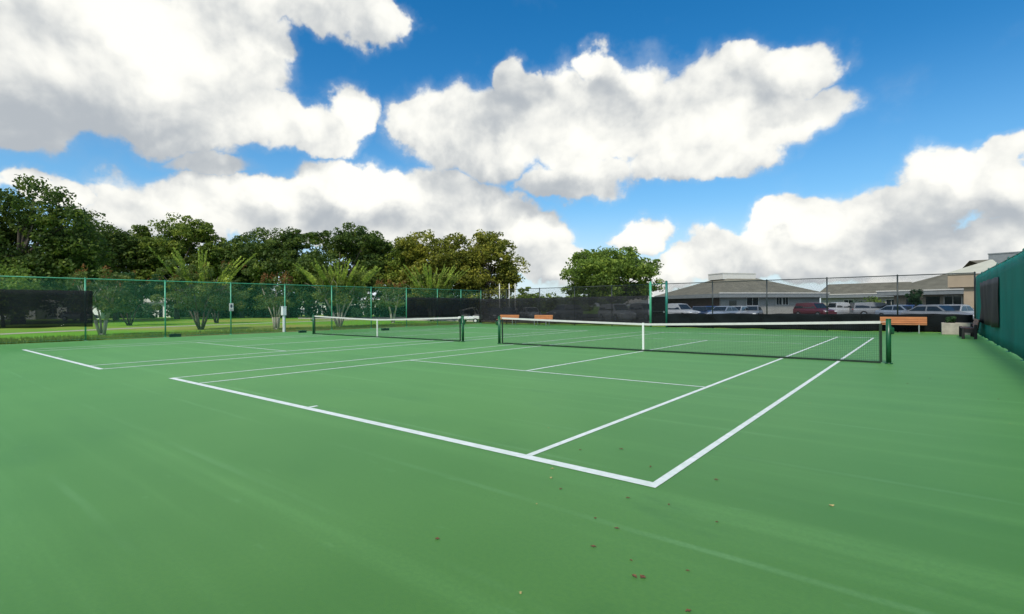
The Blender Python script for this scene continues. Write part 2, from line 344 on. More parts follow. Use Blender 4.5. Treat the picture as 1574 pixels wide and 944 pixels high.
def court_material():
    m = bpy.data.materials.new('green acrylic court'); m.use_nodes = True; t = m.node_tree; p = t.nodes['Principled BSDF']
    p.inputs['Roughness'].default_value = 0.5; p.inputs['Specular IOR Level'].default_value = 0.32
    p.inputs['Sheen Weight'].default_value = 0.52; p.inputs['Sheen Roughness'].default_value = 0.45; p.inputs['Sheen Tint'].default_value = (0.42, 1.0, 0.30, 1)
    g = t.nodes.new('ShaderNodeNewGeometry')
    def noise(scale, det, st):
        mp = t.nodes.new('ShaderNodeMapping'); mp.inputs['Scale'].default_value = st
        n = t.nodes.new('ShaderNodeTexNoise'); n.inputs['Scale'].default_value = scale; n.inputs['Detail'].default_value = det; n.inputs['Roughness'].default_value = 0.6
        t.links.new(g.outputs['Position'], mp.inputs[0]); t.links.new(mp.outputs[0], n.inputs[0]); return n.outputs['Fac']
    def mx(f, a, b, bt='MIX'):
        n = t.nodes.new('ShaderNodeMix'); n.data_type = 'RGBA'; n.blend_type = bt
        for s_, x in ((n.inputs[0], f), (n.inputs[6], a), (n.inputs[7], b)):
            if isinstance(x, (tuple, float)): s_.default_value = x
            else: t.links.new(x, s_)
        return n.outputs[2]
    def ramp(x, a, b):
        n = t.nodes.new('ShaderNodeMapRange'); n.interpolation_type = 'SMOOTHSTEP'; t.links.new(x, n.inputs[0])
        n.inputs[1].default_value = a; n.inputs[2].default_value = b; return n.outputs[0]
    big = ramp(noise(0.22, 3, (1, 1, 1)), 0.3, 0.7)
    c = mx(big, (0.046, 0.148, 0.019, 1), (0.080, 0.206, 0.033, 1))
    streak = ramp(noise(1.0, 5, (0.06, 1.6, 1)), 0.42, 0.75)                     # squeegee passes along the baseline
    c = mx(ramp(streak, 0.0, 1.35), c, (0.115, 0.275, 0.062, 1))
    patch = ramp(noise(0.9, 6, (0.5, 1.2, 1)), 0.52, 0.72)
    c = mx(ramp(patch, 0.0, 1.6), c, (0.030, 0.112, 0.018, 1))
    # thin seams where the rollers overlapped, about 1.9 m apart along y
    sp = t.nodes.new('ShaderNodeSeparateXYZ'); t.links.new(g.outputs['Position'], sp.inputs[0])
    def ma(op, a, b=None):
        n = t.nodes.new('ShaderNodeMath'); n.operation = op
        for i, x in enumerate((a, b)):
            if x is None: continue
            if isinstance(x, (int, float)): n.inputs[i].default_value = x
            else: t.links.new(x, n.inputs[i])
        return n.outputs[0]
    wob = ma('MULTIPLY', noise(0.5, 2, (1, 1, 1)), 0.09)
    fr_ = ma('FRACT', ma('DIVIDE', ma('ADD', sp.outputs[1], ma('ADD', wob, 1.86 + 0.54)), 1.08))
    seam = ma('SUBTRACT', 1.0, ramp(ma('ABSOLUTE', ma('SUBTRACT', fr_, 0.5)), 0.012, 0.045))
    seam = ma('MULTIPLY', seam, ramp(noise(0.8, 4, (0.4, 1, 1)), 0.38, 0.75))
    c = mx(ma('MULTIPLY', seam, 0.5), c, (0.19, 0.38, 0.16, 1))
    fine = ramp(noise(90.0, 2, (1, 1, 1)), 0.3, 0.7)
    c = mx(ma('MULTIPLY', fine, 0.16), c, (0.05, 0.17, 0.045, 1))
    grit = ramp(noise(34.0, 4, (1, 1, 1)), 0.35, 0.66)
    c = mx(ma('MULTIPLY', grit, 0.36), c, (0.045, 0.15, 0.03, 1))
    scuff = ramp(noise(2.2, 8, (1, 3.0, 1)), 0.62, 0.78)
    c = mx(ma('MULTIPLY', scuff, 0.55), c, (0.13, 0.29, 0.10, 1))
    spots = ramp(noise(3.3, 2, (1, 1, 1)), 0.74, 0.80)
    c = mx(ma('MULTIPLY', spots, 0.3), c, (0.2, 0.36, 0.17, 1))
    t.links.new(c, p.inputs['Base Color'])
    bp = t.nodes.new('ShaderNodeBump'); bp.inputs['Strength'].default_value = 0.25; bp.inputs['Distance'].default_value = 0.004
    t.links.new(noise(160.0, 2, (1, 1, 1)), bp.inputs['Height']); t.links.new(bp.outputs[0], p.inputs['Normal'])
    return m
M['court'] = court_material()
def grass_material():
    m = bpy.data.materials.new('lawn'); m.use_nodes = True; t = m.node_tree; p = t.nodes['Principled BSDF']
    p.inputs['Roughness'].default_value = 0.95; p.inputs['Specular IOR Level'].default_value = 0.1
    g = t.nodes.new('ShaderNodeNewGeometry')
    def noise(scale, det):
        n = t.nodes.new('ShaderNodeTexNoise'); n.inputs['Scale'].default_value = scale; n.inputs['Detail'].default_value = det
        t.links.new(g.outputs['Position'], n.inputs[0]); return n.outputs['Fac']
    rp = t.nodes.new('ShaderNodeValToRGB'); els = rp.color_ramp.elements
    els[0].position = 0.26; els[0].color = (0.42, 0.34, 0.12, 1); els[1].position = 0.62; els[1].color = (0.15, 0.36, 0.025, 1)
    e = els.new(0.38); e.color = (0.28, 0.32, 0.06, 1)
    a = t.nodes.new('ShaderNodeMath'); a.operation = 'MULTIPLY_ADD'; a.inputs[1].default_value = 0.35
    t.links.new(noise(1.7, 6), a.inputs[0])
    b = t.nodes.new('ShaderNodeMath'); b.operation = 'MULTIPLY_ADD'; b.inputs[1].default_value = 1.1; b.inputs[2].default_value = -0.2
    t.links.new(noise(0.06, 3), b.inputs[0]); t.links.new(b.outputs[0], a.inputs[2]); t.links.new(a.outputs[0], rp.inputs[0])
    t.links.new(rp.outputs[0], p.inputs['Base Color'])
    bp = t.nodes.new('ShaderNodeBump'); bp.inputs['Strength'].default_value = 0.6; bp.inputs['Distance'].default_value = 0.05
    t.links.new(noise(18.0, 4), bp.inputs['Height']); t.links.new(bp.outputs[0], p.inputs['Normal'])
    return m
M['grass'] = grass_material()

# ------------------------------------------------------------------ setting: ground, court, lines, path, parking
XL, XR, YB, YN = -29.75, 3.95, 30.25, -12.0        # court pad
g_ = MB(); g_.quad((-3000, -3000, -0.035), (3000, -3000, -0.035), (3000, 3000, -0.035), (-3000, 3000, -0.035))
tag(g_.build('ground', M['grass']), kind='structure')
pad = MB(); pad.box(XL, XR, YN, YB, -0.15, 0.0)
tag(pad.build('court_surface', M['court']), kind='structure')

def court_lines(x0, x1, y0, y1, w):               # x0 the left end, x1 the right end of the near baseline
    m = MB(); z = 0.004
    X = lambda u: x1 + (x0 - x1) * u / 10.97
    Y = lambda v: y0 + (y1 - y0) * v / 23.77
    def hl(u0, u1, v, ww, dz=0.0): m.add([(X(u0), Y(v), z + dz), (X(u0), Y(v) + ww, z + dz), (X(u1), Y(v) + ww, z + dz), (X(u1), Y(v), z + dz)], [(0, 1, 2, 3)])
    def vl(u, v0, v1): m.add([(X(u) - w / 2, Y(v0), z), (X(u) + w / 2, Y(v0), z), (X(u) + w / 2, Y(v1), z), (X(u) - w / 2, Y(v1), z)], [(0, 1, 2, 3)])
    e = 0.1
    hl(0, 10.97, 0, 0.115); hl(0, 10.97, 23.655, 0.115)
    for u in (0.034, 1.37, 9.60, 10.936): vl(u, e + .016, 23.65)
    for v in (5.46, 18.26): 
        m.add([(X(1.395), Y(v), z), (X(1.395), Y(v) + .06, z), (X(9.575), Y(v) + .06, z), (X(9.575), Y(v), z)], [(0, 1, 2, 3)])
    vl(5.485, 5.53, 18.25)
    for v0, v1 in ((0.12, 0.25), (23.52, 23.65)): vl(5.485, v0, v1)
    return tag(m.build('court_lines', M['white_line']), kind='structure')
court_lines(-10.97, 0.0, 0.0, 23.77, 0.072)
court_lines(-24.85, -14.30, -0.46, 23.4, 0.09)

# soil strip between pad and lawn, path along the fence, far paths and fairway
def strip(name, pts, width, z, m):
    mb = MB(); P_ = [Vector((x, y, 0)) for x, y in pts]; vs = []
    for i, p in enumerate(P_):
        d = (P_[min(i + 1, len(P_) - 1)] - P_[max(i - 1, 0)]).normalized(); n = Vector((-d.y, d.x, 0))
        w = width if isinstance(width, (int, float)) else width[i]
        vs += [p + n * w / 2 + Vector((0, 0, z)), p - n * w / 2 + Vector((0, 0, z))]
    mb.add(vs, [(2 * i, 2 * i + 1, 2 * i + 3, 2 * i + 2) for i in range(len(P_) - 1)])
    return tag(mb.build(name, m), kind='structure')
strip('soil', [(-30.35, -14), (-30.3, 2), (-30.45, 6), (-30.5, 12), (-30.4, 18), (-30.45, 24), (-30.4, 33)], [0.5, 0.6, 1.1, 1.3, 1.2, 1.3, 1.1], -0.03, M['soil'])
pp = [gnd(-260, 522), gnd(-80, 517), gnd(0, 513), gnd(100, 508.5), gnd(200, 504), gnd(300, 500), gnd(400, 496.5), gnd(500, 493), gnd(580, 489.5), gnd(650, 487), gnd(720, 484.5)]
strip('path', pp, 1.9, -0.027, M['pathm'])
strip('far_path', [gnd(330, 484), gnd(440, 481), gnd(520, 480.2), gnd(640, 479.5)], 3.0, -0.027, M['pathm'])
kx0, kx1 = -70, 45
lot = MB(); lot.box(kx0, kx1, 35.5, 88, -0.15, -0.02); tag(lot.build('parking_lot', M['asphalt']), kind='structure')
kb = MB(); kb.box(kx0, kx1, 35.2, 35.49, -0.1, 0.11, 0.02); tag(kb.build('kerb', M['concrete']), kind='structure')
bl = MB()
for i in range(26):
    x = -44 + i * 2.75
    bl.box(x, x + 0.1, 36.0, 41.0, -0.02, -0.015)
    bl.box(x, x + 0.1, 50.0, 55.0, -0.02, -0.015)
tag(bl.build('parking_lines', M['white_line']), kind='structure')

# ------------------------------------------------------------------ tennis nets
def tennis_net(xa, xb, y, label, sx=0.0):
    t = thing('tennis_net', label, 'tennis net', ((xa + xb) / 2, y, 0)); Lh = (xb - xa) / 2
    def hgt(x): return (0.914 + (1.07 - 0.914) * (abs(x) / Lh) ** 1.15)
    for sgn in (-1, 1):
        p = MB(); px = sgn * Lh
        p.tube((px, 0, 0), (px, 0, 1.10), 0.055, n=16); p.tube((px, 0, 1.10), (px, 0, 1.125), 0.06, 0.045, n=16)
        p.tube((px, 0, 0.0), (px, 0, 0.025), 0.085, n=16)
        po = p.build('post', M['post_green'], t, True)
        c = MB(); c.box(px + 0.03 * sgn, px + 0.115 * sgn, -0.05, 0.05, 0.74, 0.90, 0.012) if sgn > 0 else c.box(px - 0.115, px - 0.03, -0.05, 0.05, 0.74, 0.90, 0.012)
        c.tube((px + 0.075 * sgn, -0.12, 0.80), (px + 0.075 * sgn, 0.06, 0.80), 0.016); c.tube((px + 0.075 * sgn, -0.12, 0.80), (px + 0.075 * sgn, -0.12, 0.93), 0.013)
        c.build('winder', M['post_green'], po)
    e = Lh - 0.16
    vs, fs = [], []
    def bar(p, q, w):
        p, q = np.array(p), np.array(q); d = q - p; d /= np.linalg.norm(d)
        a = np.array([0, 1.0, 0]) * w / 2; b = np.cross(d, [0, 1.0, 0]) * w / 2
        n = len(vs)
        for c in (p, q): vs.extend([c + a, c + b, c - a, c - b])
        for i in range(4): fs.append((n + i, n + (i + 1) % 4, n + 4 + (i + 1) % 4, n + 4 + i))
    nx = int(2 * e / 0.045); cw = 0.0030
    for i in range(nx + 1):
        x = -e + 2 * e * i / nx; bar((x, 0, 0.045), (x, 0, hgt(x) - 0.03), cw)
    for k in range(1, 22):
        f = k / 22
        for s_ in range(12):
            x0, x1 = -e + 2 * e * s_ / 12, -e + 2 * e * (s_ + 1) / 12
            z0, z1 = 0.04 + f * (hgt(x0) - 0.07), 0.04 + f * (hgt(x1) - 0.07); bar((x0, 0, z0), (x1, 0, z1), cw)
    mesh_np('net_mesh', np.array(vs), np.array(fs), M['net_cord'], t)
    hb = MB(); n = 40
    for i in range(n):
        x0, x1 = -e + 2 * e * i / n, -e + 2 * e * (i + 1) / n; z0, z1 = hgt(x0), hgt(x1); w = 0.016
        vs2 = [(x0, -w, z0 - .065), (x0, w, z0 - .065), (x0, w, z0), (x0, -w, z0), (x1, -w, z1 - .065), (x1, w, z1 - .065), (x1, w, z1), (x1, -w, z1)]
        f2 = [(0, 1, 5, 4), (1, 2, 6, 5), (2, 3, 7, 6), (3, 0, 4, 7)]
        if i == 0: f2.append((3, 2, 1, 0))
        if i == n - 1: f2.append((4, 5, 6, 7))
        hb.add(vs2, f2)
    hb.tube((-Lh, 0, 1.05), (-e, 0, hgt(e) - 0.03), 0.006, n=6); hb.tube((Lh, 0, 1.05), (e, 0, hgt(e) - 0.03), 0.006, n=6)
    hb.build('headband', M['tape'], t)
    bb = MB()
    for i in range(n):
        x0, x1 = -e + 2 * e * i / n, -e + 2 * e * (i + 1) / n; s0 = 0.012 * math.sin(i * 0.9); s1 = 0.012 * math.sin((i + 1) * 0.9)
        bb.add([(x0, -.014 + s0, .004), (x0, .014 + s0, .004), (x0, .014 + s0, .052), (x0, -.014 + s0, .052), (x1, -.014 + s1, .004), (x1, .014 + s1, .004), (x1, .014 + s1, .052), (x1, -.014 + s1, .052)],
               [(0, 1, 5, 4), (1, 2, 6, 5), (2, 3, 7, 6), (3, 0, 4, 7)])
    bb.build('bottom_band', M['net_band'], t)
    for sgn in (-1, 1):
        sb = MB(); sb.box(sgn * e - 0.03, sgn * e + 0.03, -0.012, 0.012, 0.03, hgt(e) - 0.066); sb.build('side_band', M['net_band'], t)
    cs = MB(); zs = hgt(sx) + .011; cs.box(sx - .03, sx + .03, -0.020, -0.017, 0.0, zs); cs.box(sx - .03, sx + .03, 0.017, 0.020, 0.0, zs); cs.box(sx - .03, sx + .03, -0.020, 0.020, zs + .0005, zs + .004)
    cs.build('center_strap', M['strap'], t)
    return t
tennis_net(-11.68, 1.02, 11.885, 'nearer tennis net with a white band and thick green post at its right end', -0.16)
tennis_net(-25.75, -13.79, 11.95, 'farther tennis net on the left hand court, before the crape myrtles')

# ------------------------------------------------------------------ chain link fences
def chain_link(name, parent, x0, x1, z0, z1, m, pitch=0.0566, w=0.0045):
    vs, fs = [], []; H_ = z1 - z0; c = pitch * math.sqrt(2)
    for sgn in (1, -1):
        k0 = int((x0 - H_) / c) - 1; k1 = int((x1 + H_) / c) + 1
        for k in range(k0, k1 + 1):
            s0 = k * c
            # line: x = s0 + sgn * t, z = z0 + t, clipped to [x0, x1]
            ta, tb = 0.0, H_
            if sgn > 0: ta = max(ta, x0 - s0); tb = min(tb, x1 - s0)
            else: ta = max(ta, s0 - x1); tb = min(tb, s0 - x0)
            if tb - ta < 0.02: continue
            n = len(vs); oy = 0.0025 * sgn; h = w * 0.5
            for t_ in (ta, tb):
                X, Z = s0 + sgn * t_, z0 + t_
                vs.extend([(X, oy - h, Z), (X - sgn * h * .7, oy, Z + h * .7), (X, oy + h, Z), (X + sgn * h * .7, oy, Z - h * .7)])
            for i in range(4): fs.append((n + i, n + (i + 1) % 4, n + 4 + (i + 1) % 4, n + 4 + i))
    return mesh_np(name, np.array(vs), np.array(fs), m, parent)
def fence(label, loc, rz, length, posts, m_post, m_mesh, spans=None, height=3.0, mid=False, pitch=0.0566, w=0.0045):
    t = thing('chain_link_fence', label, 'fence', loc, rz)
    for x in posts:
        p = MB(); p.tube((x, 0, -0.05), (x, 0, height + 0.02), 0.036, n=12); p.tube((x, 0, height + 0.02), (x, 0, height + 0.06), 0.042, 0.02, n=12)
        p.tube((x, 0, -0.03), (x, 0, 0.01), 0.10, 0.08, n=12); p.build('post', m_post, t, True)
    for a, b in (spans or [(0, length)]):
        r_ = MB(); r_.tube((a, 0, height), (b, 0, height), 0.024, n=10); r_.build('top_rail', m_post, t, True)
        q = MB(); q.tube((a, 0, 0.06), (b, 0, 0.06), 0.006, n=6); q.build('tension_wire', m_post, t)
        if mid:
            r2 = MB(); r2.tube((a, 0.03, mid), (b, 0.03, mid), 0.018, n=8); r2.build('middle_rail', m_post, t, True)
        chain_link('wire_mesh', t, a, b, 0.04, height, m_mesh, pitch, w)
    return t
# left fence: local x runs along world +y from y=-11
LY0 = -11.0
lposts = [y - LY0 for y in (-10.7, -7.4, -4.1, -0.8, 2.5, 5.86, 9.2, 12.47, 15.78, 19.0, 22.3, 25.6, 28.4)] + [42.0]
fence('tall teal chain link fence along the lawn with crape myrtles behind it', (-30.0, LY0, 0), R(90), 42.0, lposts, M['teal'], M['teal'], w=0.0038)
BX = lambda x: x + 30.0                        # back fence: local x runs along +x from x=-30 at y=31/30
gx0, gx1 = -13.3, -12.12
fence('black chain link fence between the courts and the parked cars', (-30.0, 30.6, 0), math.atan2(-0.6, 33.75), 33.75,
      [BX(x) for x in (-26.6, -23.0, -19.6, -16.33, -9.0, -5.75, -2.59, 0.63)] + [33.68], M['black_vinyl'], M['black_vinyl'],
      spans=[(0.08, BX(gx0)), (BX(gx1), 33.7)], w=0.0054)
fence('teal chain link fence closing the right side of the court', (3.75, 30.0, 0), R(-90), 41.0, [2.9 + 3.1 * i for i in range(13)], M['teal_dark'], M['teal_dark'], height=2.85)

# gate between the two back spans
gt = thing('gate', 'tall teal gate in the black back fence, between two thick posts', 'gate', ((gx0 + gx1) / 2, 30.31, 0), -0.018)
hw = (gx1 - gx0) / 2
for sgn in (-1, 1):
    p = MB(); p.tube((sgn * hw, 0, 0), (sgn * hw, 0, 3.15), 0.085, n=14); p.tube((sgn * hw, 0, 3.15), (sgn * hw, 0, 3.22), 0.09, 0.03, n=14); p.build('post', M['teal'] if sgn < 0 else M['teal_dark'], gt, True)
p = MB()
for z in (0.12, 1.1, 2.1): p.tube((-hw + .1, 0, z), (hw - .1, 0, z), 0.02)
for x in (-hw + .1, hw - .1): p.tube((x, 0, .1), (x, 0, 2.12), 0.022)
p.build('gate_frame', M['black_vinyl'], gt)
p = MB(); p.box(hw - .22, hw - .14, -.05, .05, 1.0, 1.12, .01); p.build('latch', M['steel'], gt)
chain_link('wire_mesh', gt, -hw + .1, hw - .1, .12, 2.1, M['black_vinyl'])
p = MB(); p.tube((-hw, 0, 3.0), (hw, 0, 3.0), 0.024); p.build('top_rail', M['teal_dark'], gt)
dl = MB(); dl.box(-hw + .1, hw - .1, .022, .025, .12, 2.1); dl.build('gate_screen', M['screen_low'], gt)

# windscreens
def cloth(name, label, loc, rz, x0, x1, z0, z1, m, off=-0.05, amp=0.02, sag=0.0, nx=None, fold=0.0, seed=0, cat='windscreen'):
    r_ = np.random.default_rng(seed); nx = nx or int((x1 - x0) * 5) + 2; nz = 9
    ph = r_.uniform(0, 6.28, 8); fr__ = r_.uniform(0.6, 4.0, 8)
    vs, fs = [], []; th = 0.004
    for side in (0, 1):
        for j in range(nz):
            for i in range(nx):
                u = i / (nx - 1); x = x0 + (x1 - x0) * u; q = j / (nz - 1)
                y = off + sum(amp / 4 * math.sin(fr__[k] * x + ph[k] + 1.7 * q * (k % 3)) for k in range(8))
                y += fold * math.sin(2.2 * x + 5 * q + ph[0]) * (1 - q)
                zz = z0 + (z1 - z0) * q
                if j == nz - 1: zz -= sag * (0.5 + 0.5 * math.cos(2 * math.pi * x / 3.2 + ph[1])) * 0.5 + 0.01 * math.sin(7 * x)
                if j == 0: zz += 0.015 * math.sin(3 * x + ph[2])
                vs.append((x, y + th * side, zz))
    n = nx * nz
    for j in range(nz - 1):
        for i in range(nx - 1):
            a = j * nx + i; fs.append((a, a + 1, a + nx + 1, a + nx)); fs.append((n + a + nx, n + a + nx + 1, n + a + 1, n + a))
    for i in range(nx - 1):
        fs.append((i + 1, i, n + i, n + i + 1)); t_ = (nz - 1) * nx + i; fs.append((t_, t_ + 1, n + t_ + 1, n + t_))
    for j in range(nz - 1):
        a = j * nx; fs.append((a, a + nx, n + a + nx, n + a)); a += nx - 1; fs.append((a + nx, a, n + a, n + a + nx))
    o = mesh_np(name, np.array(vs), np.array(fs), m); o.location = loc; o.rotation_euler = (0, 0, rz)
    for p in o.data.polygons: p.use_smooth = True
    # grommet hem along the top as a part
    hm = MB(); hm.box(x0, x1, off - 0.004 - amp, off - 0.001 - amp, z1 - 0.06 - sag, z1 - 0.012 - sag)
    return tag(o, label, cat)
cloth('windscreen', 'black see-through windscreen on the nearer end of the teal fence at left', (-30.0, LY0, 0), R(90), 0.2, 2.77 - LY0, 0.68, 2.42, M['screen_black'], off=-0.07, seed=1)
cloth('windscreen', 'dark windscreen at the far end of the teal fence beside the corner', (-30.0, LY0, 0), R(90), 22.3 - LY0, 41.85, 0.70, 2.30, M['screen_black'], off=-0.07, seed=2)
cloth('windscreen', 'long black windscreen on the back fence behind the two small orange benches', (-30.0, 30.6, 0), math.atan2(-0.6, 33.75), 0.2, BX(gx0) - 0.1, 0.10, 2.22, M['screen_black'], off=-0.06, seed=3)
cloth('windscreen', 'low sagging black windscreen along the foot of the back fence right of the gate', (-30.0, 30.6, 0), math.atan2(-0.6, 33.75), BX(gx1) + 0.1, 33.6, 0.03, 0.98, M['screen_low'], off=-0.07, amp=0.03, sag=0.07, fold=0.04, seed=4)
cloth('windscreen', 'teal windscreen cloth covering the right side fence', (3.75, 30.0, 0), R(-90), 0.1, 40.8, 0.06, 2.80, M['screen_teal'], off=-0.055, amp=0.012, seed=5)
cloth('windscreen', 'square black panel hung on the teal right fence near the corner', (3.75, 30.0, 0), R(-90), 3.6, 10.4, 0.66, 2.38, M['screen_panel'], off=-0.13, amp=0.04, fold=0.03, seed=6)

# ------------------------------------------------------------------ benches and court furniture
def slat_bench(label, loc, rz, w, m_wood, group=None, hb=0.82):
    t = thing('bench', label, 'bench', loc, rz, group)
    for k in range(3):
        b = MB(); y = -0.06 - 0.135 * k; b.box(-w / 2, w / 2, y - 0.125, y, 0.42, 0.455, 0.006); b.build('seat_slat', m_wood, t)
    for k in range(3):
        b = MB(); z = 0.475 + 0.118 * k; b.add([], []); b.box(-w / 2, w / 2, 0.0 + 0.02 * k, 0.035 + 0.02 * k, z, z + 0.110, 0.006); b.build('back_slat', m_wood, t)
    for s_ in (-1, 1):
        f = MB(); x = s_ * (w / 2 - 0.32)
        f.box(x - .025, x + .025, -0.45, -0.40, 0, 0.415); f.box(x - .025, x + .025, -0.02, 0.03, 0, 0.415); f.box(x - .025, x + .025, -0.398, -0.022, 0.37, 0.415)
        f.add([(x - .025, 0.04, 0.415), (x + .025, 0.04, 0.415), (x + .025, 0.085, 0.415), (x - .025, 0.085, 0.415),
               (x - .025, 0.10, 0.80), (x + .025, 0.10, 0.80), (x + .025, 0.135, 0.80), (x - .025, 0.135, 0.80)],
              [(3, 2, 1, 0), (4, 5, 6, 7), (0, 1, 5, 4), (1, 2, 6, 5), (2, 3, 7, 6), (3, 0, 4, 7)])
        f.box(x - .025, x + .025, 0.03, 0.085, 0.36, 0.414); f.build('leg_frame', M['steel'], t)
    return t
b0 = slat_bench('long orange wooden bench by the back fence, right of the nearer net post', (0.86, 29.55, 0), 0.0, 1.95, M['wood'])
def bx(pxa, pxb, y): a, b = on_y(pxa, y), on_y(pxb, y); return (a + b) / 2, b - a
xa, wa = bx(767, 796, 29.4); xb, wb = bx(820, 848, 29.4)
slat_bench('left one of the two small orange benches before the long black windscreen', (xa, 29.5, 0), 0.0, wa, M['wood'])
slat_bench('right one of the two small orange benches before the long black windscreen', (xb, 29.5, 0), 0.0, wb, M['wood'])
t = slat_bench('dark bench with a pinkish back, side on at the foot of the right fence', (3.42, 25.9, 0), R(-90), 2.2, M['wood_dark'])
for c in t.children:
    if c.name.startswith('leg_frame'): c.data.materials[0] = M['iron']
    if c.name.startswith('back_slat'): c.data.materials[0] = M['wood_pink']
for x in (-1.12, 1.05):
    q = MB(); q.box(x, x + .07, -.47, -.37, 0.0, .47, .01); q.box(x, x + .07, -.08, .02, 0.0, .60, .01); q.box(x, x + .07, -.369, -.081, .26, .41, .01); q.build('end_frame', M['iron'], t)
# concrete planter box with a small plant
pl = thing('planter', 'pale concrete planter box in the corner beside the dark bench', 'planter', ((on_y(1448, 28.6) + on_y(1500, 28.6)) / 2, 28.9, 0))
w_ = (on_y(1502, 28.6) - on_y(1448, 28.6)) / 2
q = MB(); q.box(-w_, w_, -.38, -.30, 0, .56, .01); q.box(-w_, w_, .30, .38, 0, .56, .01); q.box(-w_, -w_ + .08, -.299, .299, 0, .56, .01); q.box(w_ - .08, w_, -.299, .299, 0, .56, .01); q.build('box_walls', M['concrete'], pl)
q = MB(); q.box(-w_ + .081, w_ - .081, -.299, .299, .3, .5); q.build('soil_fill', M['soil'], pl)

def leaves(n, centers, radii, size, r_, flat=0.0, up=0.3, surf=0.6):
    """leaf quads scattered in ellipsoidal clumps"""
    idx = r_.integers(0, len(centers), n)
    d = r_.normal(size=(n, 3)); d /= np.linalg.norm(d, axis=1)[:, None]
    rad = r_.uniform(0, 1, n) ** (1 / 3) * (1 - surf) + surf * r_.uniform(0.75, 1.05, n)
    c = centers[idx] + d * radii[idx] * rad[:, None]
    nrm = d + r_.normal(size=(n, 3)) * 0.7 + np.array([0, 0, up]); nrm /= np.linalg.norm(nrm, axis=1)[:, None]
    a = np.cross(nrm, r_.normal(size=(n, 3))); a /= np.linalg.norm(a, axis=1)[:, None]; b = np.cross(nrm, a)
    s_ = size * r_.uniform(0.55, 1.25, n)[:, None]
    vs = np.stack([c + a * s_ * .62, c + b * s_ * .36, c - a * s_ * .62, c - b * s_ * .36], 1).reshape(-1, 3)
    return vs, np.arange(4 * n).reshape(n, 4)
def plant_ball(name, label, cat, loc, rad, n, size, m, seed, group=None, stem=0.3):
    r_ = np.random.default_rng(seed); t = thing(name, label, cat, loc, 0, group)
    k = 14; d = r_.normal(size=(k, 3)); d /= np.linalg.norm(d, axis=1)[:, None]; d[:, 2] = np.abs(d[:, 2]) * .8
    cs = np.array([0, 0, rad[2] * .45]) + d * np.array(rad) * .55; rr = np.tile(np.array(rad) * .42, (k, 1)) * r_.uniform(.7, 1.2, (k, 1))
    v, f = leaves(n, cs, rr, size, r_); v[:, 2] = np.maximum(v[:, 2], 0.01); mesh_np('foliage', v, f, m, t)
    sm = MB()
    for j in range(5): sm.tube((0.03 * j - .06, 0, 0), tuple(cs[j]), 0.03 * rad[0] + .006, 0.008, 6)
    sm.build('stem', M['bark_dark'], t)
    return t
plant_ball('potted_plant', 'small dark plant growing in the concrete planter', 'plant', (pl.location.x - .25, 28.9, .5), (.32, .26, .3), 260, .1, M['hedge'], 31)

# white post and sign on the left fence, green boxes at its foot
wp = thing('white_post', 'slim white post with a box on top, standing at the teal fence', 'post', (-29.88, 12.33, 0))
q = MB(); q.box(-.05, .05, -.06, .06, 0, 1.05, .008); q.build('shaft', M['whitep'], wp)
q = MB(); q.box(-.10, .10, -.13, .13, 1.051, 1.60, .015); q.box(-.115, .115, -.145, .145, 1.601, 1.63, .01); q.build('box', M['whitep'], wp)
sg = thing('sign', 'small white sign with a dark mark, fixed to a teal fence post', 'sign', (-29.94, 9.2, 1.32), R(90))
q = MB(); q.box(-.12, .12, -.012, 0, .04, .50, .004); q.build('panel', M['trim'], sg)
q = MB(); n = 20
q.add([(.06 * math.cos(2 * math.pi * i / n), -.0145, 0.33 + .10 * math.sin(2 * math.pi * i / n)) for i in range(n)], [tuple(range(n))])
q.build('mark', M['signmark'], sg)
q = MB(); q.box(-.08, .08, -.0145, -.0125, .08, .12); q.build('text_line', M['signmark'], sg)
sg.rotation_euler = (0, 0, R(90))
def green_box(px, py, label, s_):
    x, y = gnd(px, py); t = thing('green_box', label, 'box', (x, y, 0), R(80), 'dark green boxes by the fence')
    q = MB(); q.box(-.42 * s_, .42 * s_, -.26 * s_, .26 * s_, -.03, .20 * s_, .03 * s_); q.build('body', M['greenbox'], t)
    q = MB(); q.box(-.45 * s_, .45 * s_, -.29 * s_, .29 * s_, .202 * s_, .26 * s_, .025 * s_); q.box(-.1 * s_, .1 * s_, -.05 * s_, .05 * s_, .262 * s_, .29 * s_, .006); q.build('lid', M['greenbox'], t)
green_box(269, 518, 'largest of the dark green boxes, beside a teal post left of the big myrtle', .62)
green_box(465, 511.5, 'small dark green box beside the left post of the farther net', .5)
green_box(592, 508, 'small dark green box seen through the farther net', .55)

# golf cart behind the corner of the left fence
gc = thing('golf_cart', 'small white golf cart parked beyond the corner of the teal fence', 'golf cart', (*at(722, 50), -0.03), R(25))
q = MB(); q.box(-1.1, .55, -.52, .52, .32, .62, .06); q.box(.45, 1.15, -.5, .5, .30, .82, .10); q.box(-.7, -.05, -.5, .5, .62, .78, .04); q.build('body', M['whitep'], gc)
q = MB(); q.box(-.75, -.1, -.48, .48, .785, .88, .03); q.box(-.85, -.74, -.48, .48, .80, 1.2, .03); q.build('seat', M['trim_grey'], gc)
q = MB()
for s_ in (-1, 1):
    q.path([(.85, .46 * s_, .8), (.55, .46 * s_, 1.35), (.35, .46 * s_, 1.5), (-.9, .46 * s_, 1.2)], [.02] * 4, 6)
q.tube((.6, .15, .8), (.35, .15, 1.0), .015); q.build('frame_bars', M['trim'], gc)
for x in (-.75, .75):
    for y in (-.5, .5):
        q = MB(); q.tube((x, y - .08, .22), (x, y + .08, .22), .23, n=18); wh = q.build('wheel', M['tyre'], gc)
        q = MB(); q.tube((x, y - .085, .22), (x, y + .085, .22), .12, n=14); q.build('rim', M['whitep'], wh)

